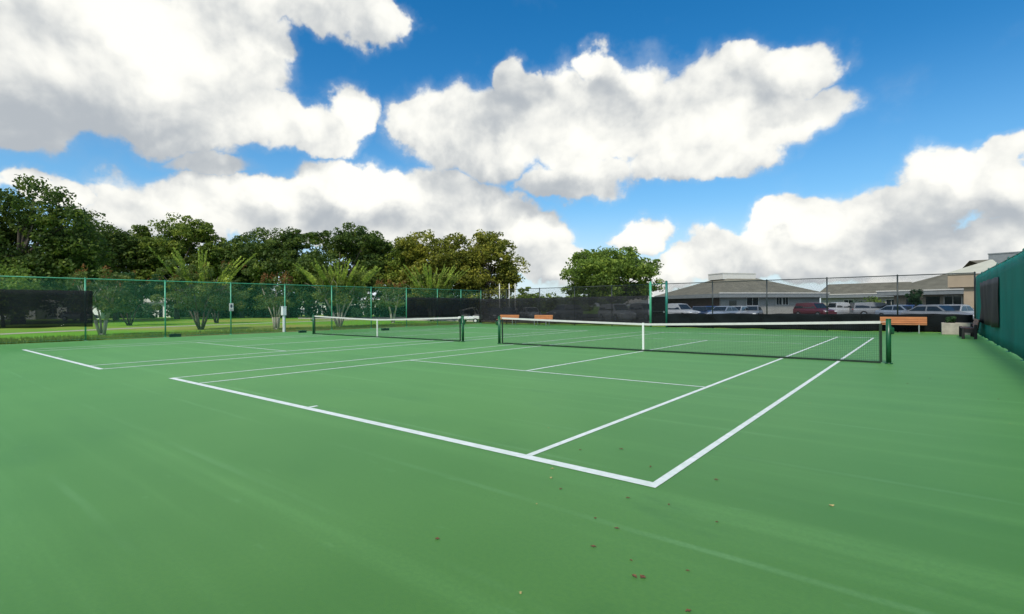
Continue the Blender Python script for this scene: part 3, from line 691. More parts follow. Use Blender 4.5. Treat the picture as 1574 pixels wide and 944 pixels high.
# ------------------------------------------------------------------ trees
def tree(label, x, y, rx, rz, zc, leaf, seed, n=11000, size=.35, trunk_r=.3, nl=34, group=None, bark='bark', ry=None, lobe=.36, low=1.0, name='tree', nclump=18):
    r_ = np.random.default_rng(seed); t = thing(name, label, 'tree', (x, y, -0.035), r_.uniform(0, 6.28), group); ry = ry or rx
    d = r_.normal(size=(nl, 3)); d /= np.linalg.norm(d, axis=1)[:, None]; rad = r_.uniform(.45, .86, (nl, 1))
    d[:, 2] = np.where((d[:, 2] < -.5) & (r_.uniform(0, 1, nl) > low), -d[:, 2], d[:, 2])
    lc = np.array([0, 0, zc]) + d * rad * np.array([rx, ry, rz]); lr = lobe * np.array([rx, ry, rz * .8]) * r_.uniform(.55, 1.15, (nl, 1))
    cs, rr = [], []
    for c, q_ in zip(lc, lr):
        dd = r_.normal(size=(nclump, 3)); dd /= np.linalg.norm(dd, axis=1)[:, None]
        cs.append(c + dd * q_ * r_.uniform(.6, 1.02, (nclump, 1)))
        s_ = r_.uniform(.26, .50, (nclump, 1)) * q_.mean(); rr.append(np.hstack([s_ * 1.15, s_ * 1.15, s_ * .72]))
    cs, rr = np.vstack(cs), np.vstack(rr)
    keep = cs[:, 2] > .6; cs, rr = cs[keep], rr[keep]
    v, f = leaves(n, cs, rr, size, r_, surf=.5); v[:, 2] = np.maximum(v[:, 2], .15)
    mesh_np('crown', v, f, leaf, t)
    tk = MB(); hb = max(1.2, zc - rz * .62); lean = r_.normal(0, .15, 2)
    pts = [(0, 0, -.05), (lean[0] * .3, lean[1] * .3, hb * .5), (lean[0], lean[1], hb), (lean[0] * 1.6, lean[1] * 1.4, hb + (zc - hb) * .6), (lean[0] * 1.6, lean[1] * 1.4, zc + rz * .35)]
    tk.path(pts, [trunk_r * 1.35, trunk_r, trunk_r * .85, trunk_r * .5, trunk_r * .15], 10)
    for i in range(min(nl, 16)):
        a = np.array(pts[2]) * .8 + np.array(pts[3]) * .2 if i % 2 else np.array(pts[3])
        mid = (a + lc[i]) / 2 + np.array([0, 0, .25]) + r_.normal(0, .25, 3)
        tk.path([tuple(a), tuple(mid), tuple(lc[i])], [trunk_r * .42, trunk_r * .27, trunk_r * .07], 6)
    tk.build('trunk', M[bark], t, True)
    return t
def tree_px(label, px, top, pxw, D, leaf, seed, base_z=1.2, **k):
    if k.get('group') and px < 720: pxw *= 1.28; k.setdefault('nl', 52); k.setdefault('lobe', .29); k['n'] = int(k['n'] * 1.2)
    x, y = at(px, D); zt = hz(px, top, D); rx = pxw / 2 / F * D; zc = (zt + base_z) / 2
    return tree(label, x, y, rx, (zt - base_z) / 2, zc, leaf, seed, **k)
TG = 'trees in the row beyond the lawn'
tree_px('tallest and darkest tree, cut by the left edge of the view', 28, 262, 215, 58, M['lf_dark'], 101, base_z=.6, n=44000, size=.34, trunk_r=.5, nl=60)
tree_px('huge dark tree leaning in from beyond the left edge', -130, 235, 220, 60, M['lf_dark'], 113, base_z=.6, n=14000, size=.34, trunk_r=.5, nl=30)
tree_px('yellowish green low bushy tree at the left edge above the black windscreen', 5, 392, 110, 46, M['lf_lone'], 102, base_z=.4, n=7000, size=.22, trunk_r=.12)
tree_px('narrow dark tree just right of the tallest tree', 128, 318, 90, 70, M['lf_dark'], 114, base_z=.8, n=9000, size=.30, group=TG)
tree_px('dark ragged tree behind the orange tipped myrtle', 178, 346, 130, 76, M['lf_dark'], 103, base_z=.8, n=35000, group=TG)
tree_px('round topped olive tree standing highest above the big myrtle', 272, 333, 135, 80, M['lf_mid'], 104, base_z=.8, n=38000, group=TG)
tree_px('dark tree filling the dip right of the round topped olive tree', 372, 356, 120, 86, M['lf_dark'], 105, base_z=.8, n=34000, group=TG)
tree_px('dark green tree above the white post', 442, 347, 115, 84, M['lf_dark'], 106, base_z=.8, n=34000, group=TG)
tree_px('dense dark tree with the tall crown behind the left spiky myrtle', 525, 342, 130, 82, M['lf_dark'], 107, base_z=.8, n=38000, group=TG)
tree_px('mid green tree between the two spiky yellow green myrtles', 602, 360, 110, 86, M['lf_mid'], 108, base_z=.8, n=34000, group=TG)
tree_px('broad olive tree behind the right spiky myrtle', 675, 352, 140, 84, M['lf_olive'], 109, base_z=.8, n=38000, group=TG)
tree_px('olive tree with a ragged see-through right side, last of the row', 752, 355, 105, 82, M['lf_olive'], 110, base_z=.6, n=22000, nl=34, group=TG)
tree_px('large lone oak with a domed crown behind the parked cars', 938, 377, 172, 66, M['lf_lone'], 111, base_z=.8, n=40000, size=.28, nl=95, lobe=.24, trunk_r=.4)
tree_px('small yellow green tree left of the dark brick wall', 1056, 441, 46, 80, M['lf_lone'], 112, base_z=.5, n=4000, size=.26, trunk_r=.12)
tree_px('small blue green tree right of the last tree in the row', 812, 440, 42, 120, M['lf_mid'], 115, base_z=.5, n=4500, size=.4, trunk_r=.2)
tree_px('small round dark tree before the entrance building', 1406, 444, 30, 46, M['hedge'], 116, base_z=1.5, n=3200, size=.16, trunk_r=.08, nl=14)
# distant wood behind everything
vs_, fs_ = [], []; r_ = np.random.default_rng(77); off_ = 0
for px in range(-500, 900, 16):
    D = 150 + r_.uniform(-10, 25); x, y = at(px, D); h_ = hz(px, 452 + r_.uniform(-6, 8), D) if px < 700 else hz(px, 452 + r_.uniform(-4, 6), D)
    v, f = leaves(420, np.array([[x, y, h_ * .55], [x + 2, y, h_ * .3]]), np.array([[2.9, 2.9, h_ * .45], [3.2, 3.2, h_ * .35]]), .9, r_)
    vs_.append(v); fs_.append(f + off_); off_ += len(v)
tag(mesh_np('distant_wood', np.vstack(vs_), np.vstack(fs_), M['lf_mid']), 'low dark line of distant woodland beyond the lawn', 'wood', kind='stuff')

vs_, fs_ = [], []; off_ = 0
for px in range(-120, 800, 7):
    if any(a < px < b for a, b in ((232, 262), (372, 384), (455, 475), (486, 502), (556, 578))): continue
    D = 91 + r_.uniform(-3, 3); x, y = at(px, D); h_ = r_.uniform(2.2, 4.2)
    v, f = leaves(330, np.array([[x, y, h_ * .5], [x + .4, y, h_ * .25]]), np.array([[1.0, 1.0, h_ * .5], [1.2, 1.2, h_ * .3]]), .42, r_); v[:, 2] = np.maximum(v[:, 2], 0)
    vs_.append(v); fs_.append(f + off_); off_ += len(v)
tag(mesh_np('undergrowth', np.vstack(vs_), np.vstack(fs_), M['hedge']), 'dark undergrowth filling the space below the tree row', 'undergrowth', kind='stuff')

# crape myrtles: many stems, a loose crown, upright leafy shoots, rusty seed heads
def myrtle(label, px, py, top, pxw, seed, nst=6, shoots=0, rust=0, bark='bark_pale', leaf='lf_myrtle', n=4200, crown_from=.42, size=.13):
    r_ = np.random.default_rng(seed); x, y = gnd(px, py); D = float(np.dot(np.array([x, y, 0]) - CAM, FW)); Ht = hz(px, top, D); rx = pxw / 2 / F * D
    t = thing('crape_myrtle', label, 'tree', (x, y, -0.035), 0, 'crape myrtles behind the teal fence')
    tips, sb = [], MB(); hc = Ht * (.77 if shoots else .9)
    for i in range(nst):
        a = 2 * math.pi * i / nst + r_.uniform(-.3, .3); rr = r_.uniform(.3, .75) * rx
        p0 = (.12 * math.cos(a), .12 * math.sin(a), 0); p1 = (.28 * rr * math.cos(a), .28 * rr * math.sin(a), Ht * .22)
        p2 = (.6 * rr * math.cos(a + .1), .6 * rr * math.sin(a + .1), Ht * .42); p3 = (rr * math.cos(a + .2), rr * math.sin(a + .2), hc * .8)
        sb.path([p0, p1, p2, p3], [.075, .055, .04, .012], 7); tips += [p2, p3]
        for k in range(3):
            q = (p2[0] + r_.normal(0, .3 * rx), p2[1] + r_.normal(0, .3 * rx), hc * r_.uniform(.6, .95)); sb.path([p2, q], [.025, .006], 5); tips.append(q)
    sb.tube((0, 0, -.02), (0, 0, .1), .22, .16, 10)
    sb.build('trunk', M[bark], t, True)
    k = 55; cs = []
    for _ in range(k):
        a = r_.uniform(0, 6.28); q = math.sqrt(r_.uniform(0, 1)); z = r_.uniform(crown_from, 1.0)
        w = math.sin(math.pi * min(1, .25 + .75 * (1 - abs(z - .72) / .5) * .66)); cs.append((q * rx * .88 * w * math.cos(a), q * rx * .88 * w * math.sin(a), z * hc))
    cs = np.array(cs); rr = np.tile(np.array([.42, .42, .30]), (k, 1)) * r_.uniform(.6, 1.25, (k, 1)) * max(.6, min(1.2, rx / 1.8))
    v, f = leaves(int(n * 1.5), cs, rr, size, r_, surf=.35); mesh_np('crown', v, f, M[leaf], t)
    if shoots:
        vs, fs, off = [], [], 0; cm = MB()
        for i in range(shoots):
            a = r_.uniform(0, 6.28); e = r_.uniform(.1, 1.0); d = np.array([math.cos(a) * e * .8, math.sin(a) * e * .8, 1.0]); d /= np.linalg.norm(d)
            s0 = np.array([math.cos(a) * rx * .5 * e, math.sin(a) * rx * .5 * e, hc * .62]); Ls = (Ht - s0[2]) / d[2] * r_.uniform(.72, 1.02) * (1 - .12 * e)
            m_ = 120; tt = np.linspace(.12, 1, m_); bend = np.array([math.cos(a), math.sin(a), -.2]) * .16 * Ls
            c = s0 + d * (tt * Ls)[:, None] + bend * (tt ** 2)[:, None]
            cm.path([tuple(s0), tuple(s0 + d * Ls * .5 + bend * .25), tuple(s0 + d * Ls + bend)], [.012, .008, .003], 4)
            sd_ = np.cross(d, r_.normal(size=(m_, 3))); sd_ /= np.linalg.norm(sd_, axis=1)[:, None]
            ax = sd_ * .55 + d * .8; ax /= np.linalg.norm(ax, axis=1)[:, None]; bb_ = np.cross(ax, r_.normal(size=(m_, 3))); bb_ /= np.linalg.norm(bb_, axis=1)[:, None]
            ll = .25 * (1.15 - .6 * tt)[:, None]
            q = np.stack([c, c + ax * ll * .5 + bb_ * ll * .25, c + ax * ll, c + ax * ll * .5 - bb_ * ll * .25], 1).reshape(-1, 3)
            vs.append(q); fs.append(np.arange(4 * m_).reshape(m_, 4) + off); off += 4 * m_
        sh = mesh_np('shoots', np.vstack(vs), np.vstack(fs), M['lf_wand'], t); cm.build('canes', M['bark'], t)
    if rust:
        top_ = cs[cs[:, 2] > np.quantile(cs[:, 2], .72)]; pick = top_[r_.integers(0, len(top_), rust)] + np.array([0, 0, .25])
        v, f = leaves(rust * 22, pick + r_.normal(0, .12, pick.shape), np.tile([.16, .16, .34], (rust, 1)), .1, r_, surf=.2)
        tag(mesh_np('rusty_foliage', v, f, M['lf_rust'], t), kind='stuff')
    return t
myrtle('pale stemmed myrtle with orange tips beside the black windscreen', 157, 514, 410, 100, 201, nst=6, rust=14, n=3600)
myrtle('dark stemmed myrtle behind the pale stemmed one', 199, 500, 415, 105, 202, nst=4, rust=8, bark='bark_dark', leaf='hedge', n=4600, size=.17)
myrtle('biggest myrtle, spreading wide with thin shoots and rusty tops', 309, 506, 376, 150, 203, nst=8, shoots=16, rust=14, n=7000, bark='bark', crown_from=.34)
myrtle('smaller myrtle half hidden behind the biggest one', 333, 496.5, 425, 60, 204, nst=4, n=2600, bark='bark_dark', size=.17)
myrtle('slim myrtle with a rusty red top just left of the white post', 425, 506, 419, 62, 205, nst=5, rust=36, n=1700)
myrtle('left one of the two yellow green spiky myrtles, by the farther net', 521, 503, 397, 105, 206, nst=7, shoots=34, n=6500, leaf='lf_shoot')
myrtle('small rusty red topped myrtle between the two spiky ones', 604, 496, 430, 56, 207, nst=4, rust=34, n=1800, size=.17)
myrtle('right one of the two yellow green spiky myrtles, above the dark windscreen', 664, 494, 404, 88, 208, nst=6, shoots=36, n=5600, size=.19, leaf='lf_shoot')
plant_ball('bush', 'left one of two round dark teal bushes beyond the farther net', 'bush', (*at(548, 78), -.03), (1.15, 1.0, 1.3), 1500, .22, M['hedge'], 41)
plant_ball('bush', 'right one of two round dark teal bushes beyond the farther net', 'bush', (*at(566, 80), -.03), (1.1, 1.0, 1.45), 1500, .22, M['hedge'], 42)
for i, (px, w, h_) in enumerate(((1318, 1.6, 1.7), (1340, 1.9, 2.1), (1300, 1.0, 1.4))):
    plant_ball('bush', ['leftmost but one green bush before the low connecting building', 'largest green bush before the low connecting building', 'small green bush near the corner of the white walled building'][i], 'bush', (*at(px, 70), -.03), (w, 1.0, h_), 1200, .22, M['lf_lone'] if i == 1 else M['hedge'], 50 + i)

# grass blades along the fence
r_ = np.random.default_rng(5); n = 26000
gx_ = np.concatenate([-29.85 - r_.uniform(0, 1, n // 2) ** 1.6 * 3.0, -30.6 - r_.uniform(0, 1, n // 2) * 6.0]); gy_ = r_.uniform(-11, 33, n)
gx_ = np.where((gy_ > 3.2) & (gx_ > -31.0), gx_ - r_.uniform(1.0, 3.0, n), gx_)
keep = np.ones(n, bool)
base = np.stack([gx_, gy_, np.full(n, -.035)], 1); hgt = r_.uniform(.04, .15, n) * np.where(gy_ < 3.0, 1.25, 1.0); an = r_.uniform(0, 6.28, n)
sx = np.stack([np.cos(an), np.sin(an), np.zeros(n)], 1) * .022; tip = np.stack([r_.normal(0, .04, n), r_.normal(0, .04, n), hgt], 1)
gv = np.stack([base - sx, base + sx, base + tip], 1).reshape(-1, 3)
tag(mesh_np('grass', gv, np.arange(3 * n).reshape(n, 3), M['grass_blade']), 'mown grass blades along the foot of the teal fence', 'grass', kind='stuff')

# ------------------------------------------------------------------ parked vehicles
def paint(name, c, rough=0.42): return mat(name, c, rough, var=0.06, scale=2.0, coat=0.2)
PT = {'silver': paint('silver car paint', (0.20, 0.21, 0.22)), 'white': paint('white car paint', (0.36, 0.37, 0.37)), 'black': paint('black car paint', (0.015, 0.016, 0.02)),
      'blue': paint('dark blue car paint', (0.03, 0.07, 0.19)), 'maroon': paint('maroon car paint', (0.09, 0.016, 0.024)), 'grey': paint('grey car paint', (0.16, 0.17, 0.18)),
      'palegrey': paint('pale blue grey car paint', (0.22, 0.26, 0.31)), 'navy': paint('navy car paint', (0.012, 0.02, 0.05))}
SHAPES = {  # stations: x, half width, z low, z high ; cabin: x, z at roof line (bottom of glass = belt)
    'sedan': dict(L=4.6, W=.89, belt=.92, body=[(-2.3, .72, .42, .78), (-2.15, .82, .30, .92), (-1.5, .89, .24, .97), (-.8, .89, .22, .94), (.9, .89, .22, .92), (1.5, .88, .24, .86), (2.1, .80, .28, .74), (2.3, .66, .38, .62)],
                  cab=[(-1.75, .94), (-1.0, 1.38), (-.2, 1.45), (.45, 1.40), (1.15, .92)]),
    'suv': dict(L=4.8, W=.95, belt=1.08, body=[(-2.4, .84, .46, 1.02), (-2.3, .92, .36, 1.10), (-1.5, .95, .30, 1.10), (.9, .95, .28, 1.08), (1.4, .93, .30, 1.04), (2.2, .86, .34, .92), (2.4, .72, .42, .80)],
                cab=[(-2.28, 1.10), (-2.0, 1.68), (-.4, 1.76), (.5, 1.70), (1.2, 1.07)]),
    'van': dict(L=5.0, W=.98, belt=1.06, body=[(-2.5, .9, .40, 1.05), (-2.4, .96, .32, 1.08), (-1.5, .98, .26, 1.08), (1.2, .98, .26, 1.06), (1.8, .94, .28, .98), (2.3, .86, .30, .84), (2.5, .7, .40, .72)],
                cab=[(-2.45, 1.07), (-2.3, 1.70), (-.6, 1.77), (.7, 1.70), (1.75, 1.0)]),
    'pickup': dict(L=5.5, W=.98, belt=1.12, body=[(-2.75, .92, .50, 1.10), (-2.6, .97, .42, 1.14), (-.9, .98, .34, 1.14), (1.1, .98, .32, 1.12), (1.6, .96, .34, 1.08), (2.5, .90, .38, .98), (2.75, .78, .46, .86)],
                   cab=[(-.95, 1.13), (-.8, 1.72), (.0, 1.80), (.6, 1.74), (1.25, 1.11)]),
}
def car(kind, colour, label, x, y, rz):
    s_ = SHAPES[kind]; pm = PT[colour]
    t = thing({'sedan': 'parked_car', 'suv': 'parked_car', 'van': 'parked_van', 'pickup': 'pickup_truck'}[kind], label, {'sedan': 'car', 'suv': 'car', 'van': 'van', 'pickup': 'pickup'}[kind], (x, y, -.02), rz, 'vehicles in the parking lot')
    b = MB(); st = s_['body']; vs = []
    for (sx_, hw_, zl, zh) in st:
        m_ = (zl + zh) / 2 + .08; vs += [(sx_, -hw_ * .9, zl), (sx_, -hw_, m_ - .15), (sx_, -hw_ * .99, m_ + .08), (sx_, -hw_ * .88, zh - .01), (sx_, 0, zh + .02),
                                         (sx_, hw_ * .88, zh - .01), (sx_, hw_ * .99, m_ + .08), (sx_, hw_, m_ - .15), (sx_, hw_ * .9, zl)]
    fs = []; k = 9
    for i in range(len(st) - 1):
        for j in range(k): fs.append((i * k + j, i * k + (j + 1) % k, (i + 1) * k + (j + 1) % k, (i + 1) * k + j))
    fs += [tuple(range(k - 1, -1, -1)), tuple((len(st) - 1) * k + j for j in range(k))]
    b.add(vs, fs)
    cab = s_['cab']; belt = s_['belt']; wb = s_['W'] * .90; wt_ = s_['W'] * .72
    def half(z): f_ = max(0, min(1, (z - belt) / (1.5 - belt))); return wb + (wt_ - wb) * f_
    vs = []
    for (cx_, cz) in cab: vs += [(cx_, -half(cz), cz), (cx_, half(cz), cz)]
    for (cx_, cz) in cab: vs += [(cx_, -wb, belt - .02), (cx_, wb, belt - .02)]
    nC = len(cab); fs = []
    for i in range(nC - 1):
        a = 2 * i; fs.append((a, a + 2, a + 3, a + 1))
        q = 2 * nC + 2 * i; fs.append((a, q, q + 2, a + 2)); fs.append((a + 1, a + 3, q + 3, q + 1))
    b.add(vs, fs); b.build('body', pm, t)
    # glass
    def P3(i, side, f_): c0, z0 = cab[i]; return Vector((c0, side * half(z0), z0)) * f_ + Vector((c0, side * wb, belt)) * (1 - f_)
    def lerp(a, b_, u): return a + (b_ - a) * u
    for a_, c_ in ((0, 1), (nC - 2, nC - 1)):
        lo, hi = (a_, c_) if a_ == 0 else (c_, a_); w = MB(); o_ = Vector((-.012 if a_ == 0 else .012, 0, .008)); L0, L1 = Vector((cab[lo][0], 0, cab[lo][1])), Vector((cab[hi][0], 0, cab[hi][1]))
        def G_(u, sgn):
            z = lerp(L0, L1, u); return Vector((z.x, sgn * (half(z.z) - .07), z.z)) + o_
        w.quad(G_(.06, -1), G_(.06, 1), G_(.92, 1), G_(.92, -1)); w.build('windshield' if a_ else 'rear_window', M['glass_dark'], t)
    for side in (-1, 1):
        w = MB(); x0, x1 = cab[0][0], cab[-1][0]; xr0, xr1 = cab[1][0], cab[-2][0]; zt = min(cab[1][1], cab[-2][1]) - .07; zb = belt + .03
        def SP(x_, z_): return (x_, side * (half(z_) + .010), z_)
        def xl(z_): return x0 + (xr0 - x0) * (z_ - belt) / (cab[1][1] - belt) + .10
        def xh(z_): return x1 + (xr1 - x1) * (z_ - belt) / (cab[-2][1] - belt) - .12
        xm = (xr0 + xr1) / 2
        for (qa, qb, qc, qd) in ((xl(zb), xm - .05, xm - .05, xl(zt)), (xm + .05, xh(zb), xh(zt), xm + .05)):
            w.quad(SP(qa, zb), SP(qb, zb), SP(qc, zt), SP(qd, zt))
        w.build('side_window', M['glass_dark'], t)
        for xx in (st[-1][0], st[0][0]):
            front = xx > 0; l_ = MB(); zz = st[-1][3] - .08 if front else st[0][3] - .16; yy = side * s_['W'] * .62
            xo = xx - .10 if front else xx - .03
            l_.box(xo, xo + .13, yy - .17, yy + .17, zz - .02, zz + .12, .03); l_.build('headlight' if front else 'tail_light', M['lamp'] if front else M['lamp_red'], t)
        for xx in (-s_['L'] * .30, s_['L'] * .31):
            rw = .33 if kind == 'sedan' else .38; y0 = side * (s_['W'] - .10)
            wl = MB(); wl.tube((xx, y0 - .115, rw), (xx, y0 + .115, rw), rw, n=22); wo_ = wl.build('wheel', M['tyre'], t)
            rm = MB(); rm.tube((xx, y0 - .12, rw), (xx, y0 + .12, rw), rw * .62, n=16); rm.build('rim', M['rim'], wo_)
    bp_ = MB(); xf = st[-1][0]; bp_.box(xf - .06, xf + .05, -s_['W'] * .72, s_['W'] * .72, .30, .46, .03); bp_.box(st[0][0] - .05, st[0][0] + .06, -s_['W'] * .8, s_['W'] * .8, .34, .50, .03)
    bp_.build('bumper', M['trim_grey'], t)
    return t
CARS = [('sedan', 'black', 'black car at the left end of the lot, nearest the fence corner', 757, 58, -30), ('sedan', 'navy', 'dark navy car behind the left small orange bench', 783, 57, -60),
        ('sedan', 'white', 'white sedan seen side on through the long black windscreen', 815, 60, -38), ('suv', 'grey', 'grey car dimly seen right of the white sedan', 868, 62, -100),
        ('suv', 'white', 'white car seen through the windscreen beneath the lone oak', 948, 50, -35), ('pickup', 'silver', 'silver pickup just left of the gate', 985, 54, -20),
        ('suv', 'white', 'white boxy car just right of the gate', 1043, 56, -25), ('sedan', 'navy', 'dark navy car beside the boxy white one', 1075, 56, -70),
        ('sedan', 'blue', 'dark blue car before the brick end wall', 1092, 60, -75), ('sedan', 'palegrey', 'pale blue grey car at the first black fence post right of the gate', 1112, 54, -100),
        ('sedan', 'white', 'leftmost white car before the white walled building', 1133, 56, -95), ('sedan', 'silver', 'silver car beside the leftmost white one', 1156, 57, -85),
        ('suv', 'maroon', 'maroon car standing before the right end of the white walled building', 1252, 59, -40), ('pickup', 'white', 'white pickup between the maroon car and the silver van', 1290, 62, 40),
        ('van', 'silver', 'silver van seen side on above the low black windscreen', 1345, 60, 24), ('sedan', 'palegrey', 'pale blue grey car nosing in beside the silver van', 1386, 50, -40),
        ('sedan', 'blue', 'blue car beside the entrance building', 1413, 49, -20), ('sedan', 'silver', 'silver car before the dark entrance door', 1440, 41, -35), ('sedan', 'white', 'white car before the tan pier', 1466, 41, -110)]
for kind, colr, lab, px, D, dg in CARS:
    x, y = at(px, D); car(kind, colr, lab, x, y, R(dg))

# ------------------------------------------------------------------ buildings
def building(label, P0, P1, depth, eave, rise, wall_m, roof_m, over=.7, fascia=.35, inset=None, side_m=None, gut=None, windows=(), cupola=None, cup_m=None, doors=(), name='building'):
    """front wall runs from P0 to P1 (seen left to right), the building lies behind it"""
    a = Vector((*P0, 0)); b = Vector((*P1, 0)); Lw = (b - a).length; rz = math.atan2(b.y - a.y, b.x - a.x)
    t = thing(name, label, 'building', (a.x, a.y, -.03), rz)
    w = MB(); w.box(0, Lw, 0, .25, 0, eave); w.build('wall', wall_m, t)
    w = MB(); w.box(0, Lw, depth - .25, depth, 0, eave); w.build('wall', wall_m, t)
    for x in (0, Lw - .25): q = MB(); q.box(x, x + .25, .2501, depth - .2501, 0, eave - .002); q.build('end_wall', side_m or wall_m, t)
    q = MB(); q.box(-over, Lw + over, -over, depth + over, eave + .002, eave + fascia - .03); q.build('fascia', gut or M['trim_grey'], t)
    q = MB(); q.box(-over - .06, Lw + over + .06, -over - .06, -over + .05, eave + fascia - .029, eave + fascia + .10); q.build('gutter', M['trim'], t)
    z0, z1 = eave + fascia - .028, eave + fascia + rise; o = over; i_ = inset if inset is not None else (depth / 2 + o) * .98
    iy = depth / 2
    vs = [(-o, -o + .06, z0), (Lw + o, -o + .06, z0), (Lw + o, depth + o, z0), (-o, depth + o, z0), (-o + i_, iy - .01, z1), (Lw + o - i_, iy - .01, z1), (Lw + o - i_, iy + .01, z1), (-o + i_, iy + .01, z1)]
    q = MB(); q.add(vs, [(0, 1, 5, 4), (1, 2, 6, 5), (2, 3, 7, 6), (3, 0, 4, 7), (4, 5, 6, 7), (3, 2, 1, 0)]); rf = q.build('roof', roof_m, t)
    if cupola:
        c0, c1, dy, cz0, cz1 = cupola; q = MB(); q.box(c0, c1, iy - dy, iy + dy, cz0, cz1); q.box(c0 - .05, c1 + .05, iy - dy - .05, iy + dy + .05, cz1 + .001, cz1 + .12); q.build('cupola', cup_m or M['trim'], rf)
    for (x0, x1, z0_, z1_) in windows:
        f = MB(); e = .07
        f.box(x0 - e, x1 + e, -.05, -.003, z1_, z1_ + e); f.box(x0 - e, x1 + e, -.05, -.003, z0_ - e, z0_); f.box(x0 - e, x0, -.05, -.003, z0_, z1_); f.box(x1, x1 + e, -.05, -.003, z0_, z1_)
        f.box((x0 + x1) / 2 - .025, (x0 + x1) / 2 + .025, -.045, -.003, z0_, z1_); fo = f.build('window', M['trim'], t)
        p = MB(); p.box(x0, x1, -.02, -.004, z0_, z1_); p.build('pane', M['glass_dark'], fo)
    for (x0, x1, z1_) in doors:
        f = MB(); f.box(x0, x1, -.06, -.004, 0, z1_); dd = f.build('door', M['glass_dark'], t)
        h_ = MB(); h_.box(x1 - .16, x1 - .1, -.11, -.062, .95, 1.15); h_.build('handle', M['steel'], dd)
    return t, Lw
A0, A1 = at(1108, 62), at(1260, 66)
ev = hz(1180, 457, 64)
building('white walled building with an olive hip roof and a pale box on its ridge', A0, A1, 13.0, ev, hz(1160, 422.5, 70) - ev - .5, M['stucco'], M['shingle'], over=.75, fascia=.5, side_m=M['brick'], gut=M['trim_grey'],
         windows=((3.7, 5.4, 1.5, 2.5), (8.1, 8.9, 1.55, 2.45), (9.1, 9.9, 1.55, 2.45)), cupola=(4.2, 9.4, 1.5, hz(1160, 424, 70) - .5, hz(1160, 421.3, 70)), doors=((1.2, 2.2, 2.1),))
B0, B1 = at(1262, 82), at(1392, 74)
ev2 = hz(1330, 455, 78)
building('low connecting building with a long flat topped roof between the two hip roofs', B0, B1, 8.0, ev2 - .2, hz(1330, 436.5, 82) - ev2 - .2, M['stucco'], M['shingle'], over=.6, fascia=.5, inset=.6, gut=M['trim_grey'], windows=((3.2, 4.4, 1.0, 2.2), (8.6, 9.8, 1.0, 2.2)))
C0, C1 = at(1374, 58), at(1600, 48)
ev3 = hz(1420, 453, 56)
tt_, Lw3 = building('brown walled entrance building with a large roof and a grey box on its ridge', C0, C1, 15.0, ev3, hz(1490, 407, 60) - ev3 - .1, M['stucco_tan'], M['shingle'], over=1.2, fascia=.45, gut=M['trim_grey'],
         windows=((4.6, 6.0, .9, 2.3),), doors=((3.0, 4.2, 2.3), (1.2, 1.9, 2.1)), cupola=(6.5, 11.4, 1.4, hz(1505, 408, 60) - .6, hz(1505, 396.5, 60)), cup_m=M['trim_grey'])
# portico of the entrance building stands before it
D0, D1 = at(1457, 45.5), at(1545, 43)
a_ = Vector((*D0, 0)); b_ = Vector((*D1, 0)); Lp = (b_ - a_).length
po = thing('portico', 'tan portico with a pale roof and square pier, before the entrance building', 'portico', (a_.x, a_.y, -.03), math.atan2(b_.y - a_.y, b_.x - a_.x))
zf0, zf1 = hz(1480, 441, 45), hz(1480, 421, 45)
q = MB(); q.box(0, Lp, 0, 5.0, zf0, zf1); q.build('fascia', M['fascia_tan'], po)
q = MB(); q.box(-.1, Lp + .1, -.1, 5.1, zf1 + .001, zf1 + .12); q.build('cornice', M['trim'], po)
q = MB(); zr = hz(1515, 401, 47); q.add([(-.1, -.1, zf1 + .121), (Lp + .1, -.1, zf1 + .121), (Lp + .1, 5.1, zf1 + .121), (-.1, 5.1, zf1 + .121), (Lp * .75, 2.5, zr), (Lp * .8, 2.5, zr)],
                        [(0, 1, 5, 4), (1, 2, 5), (2, 3, 4, 5), (3, 0, 4), (3, 2, 1, 0)]); q.build('roof', M['shingle_pale'], po)
for x0, x1 in ((1.05, 2.9),):
    q = MB(); q.box(x0, x1, .3, .9, 0, zf0 - .002); q.box(x0 - .05, x1 + .05, .25, .95, 1.15, 1.22); q.build('pier', M['fascia_tan'], po)

# far houses beyond the lawn
def far_house(label, px, D, w, dp, eave, rise, rz, wall_m, roof_m):
    x, y = at(px, D); c, s_ = math.cos(rz), math.sin(rz)
    building(label, (x - c * w / 2, y - s_ * w / 2), (x + c * w / 2, y + s_ * w / 2), dp, eave, rise, wall_m, roof_m, over=.5, fascia=.25, windows=((w * .15, w * .28, .9, 2.1), (w * .7, w * .85, .9, 2.1)), doors=((w * .45, w * .53, 2.1),), name='house')
pa = YAW
far_house('pale roofed house faintly seen through the black windscreen, nearer its right end', 108, 88, 11, 8, 2.6, 2.6, R(35), M['whitep'], M['shingle_pale'])
far_house('pale house seen through the left end of the black windscreen', 20, 86, 8, 7, 2.6, 1.8, R(35), M['whitep'], M['shingle_pale'])
far_house('white house glimpsed between myrtle trunks beside a teal post', 248, 98, 9, 8, 2.7, 2.4, R(38), M['whitep'], M['shingle_pale'])
far_house('white house glimpsed left of the round teal bushes', 492, 118, 10, 8, 2.7, 2.6, R(38), M['whitep'], M['shingle_pale'])
far_house('bright white house glimpsed right above the round teal bushes', 566, 112, 8, 8, 3.0, 2.6, R(38), M['whitep'], M['whitep'])
for px, D, cl, lab in ((122, 74, 'white', 'white car faintly seen through the black windscreen at left'), (462, 100, 'white', 'white car far off on the lawn side, right of the white post'), (408, 104, 'silver', 'silver car far off between the myrtles and the white post')):
    x, y = at(px, D); car('sedan', cl, lab, x, y, R(38))

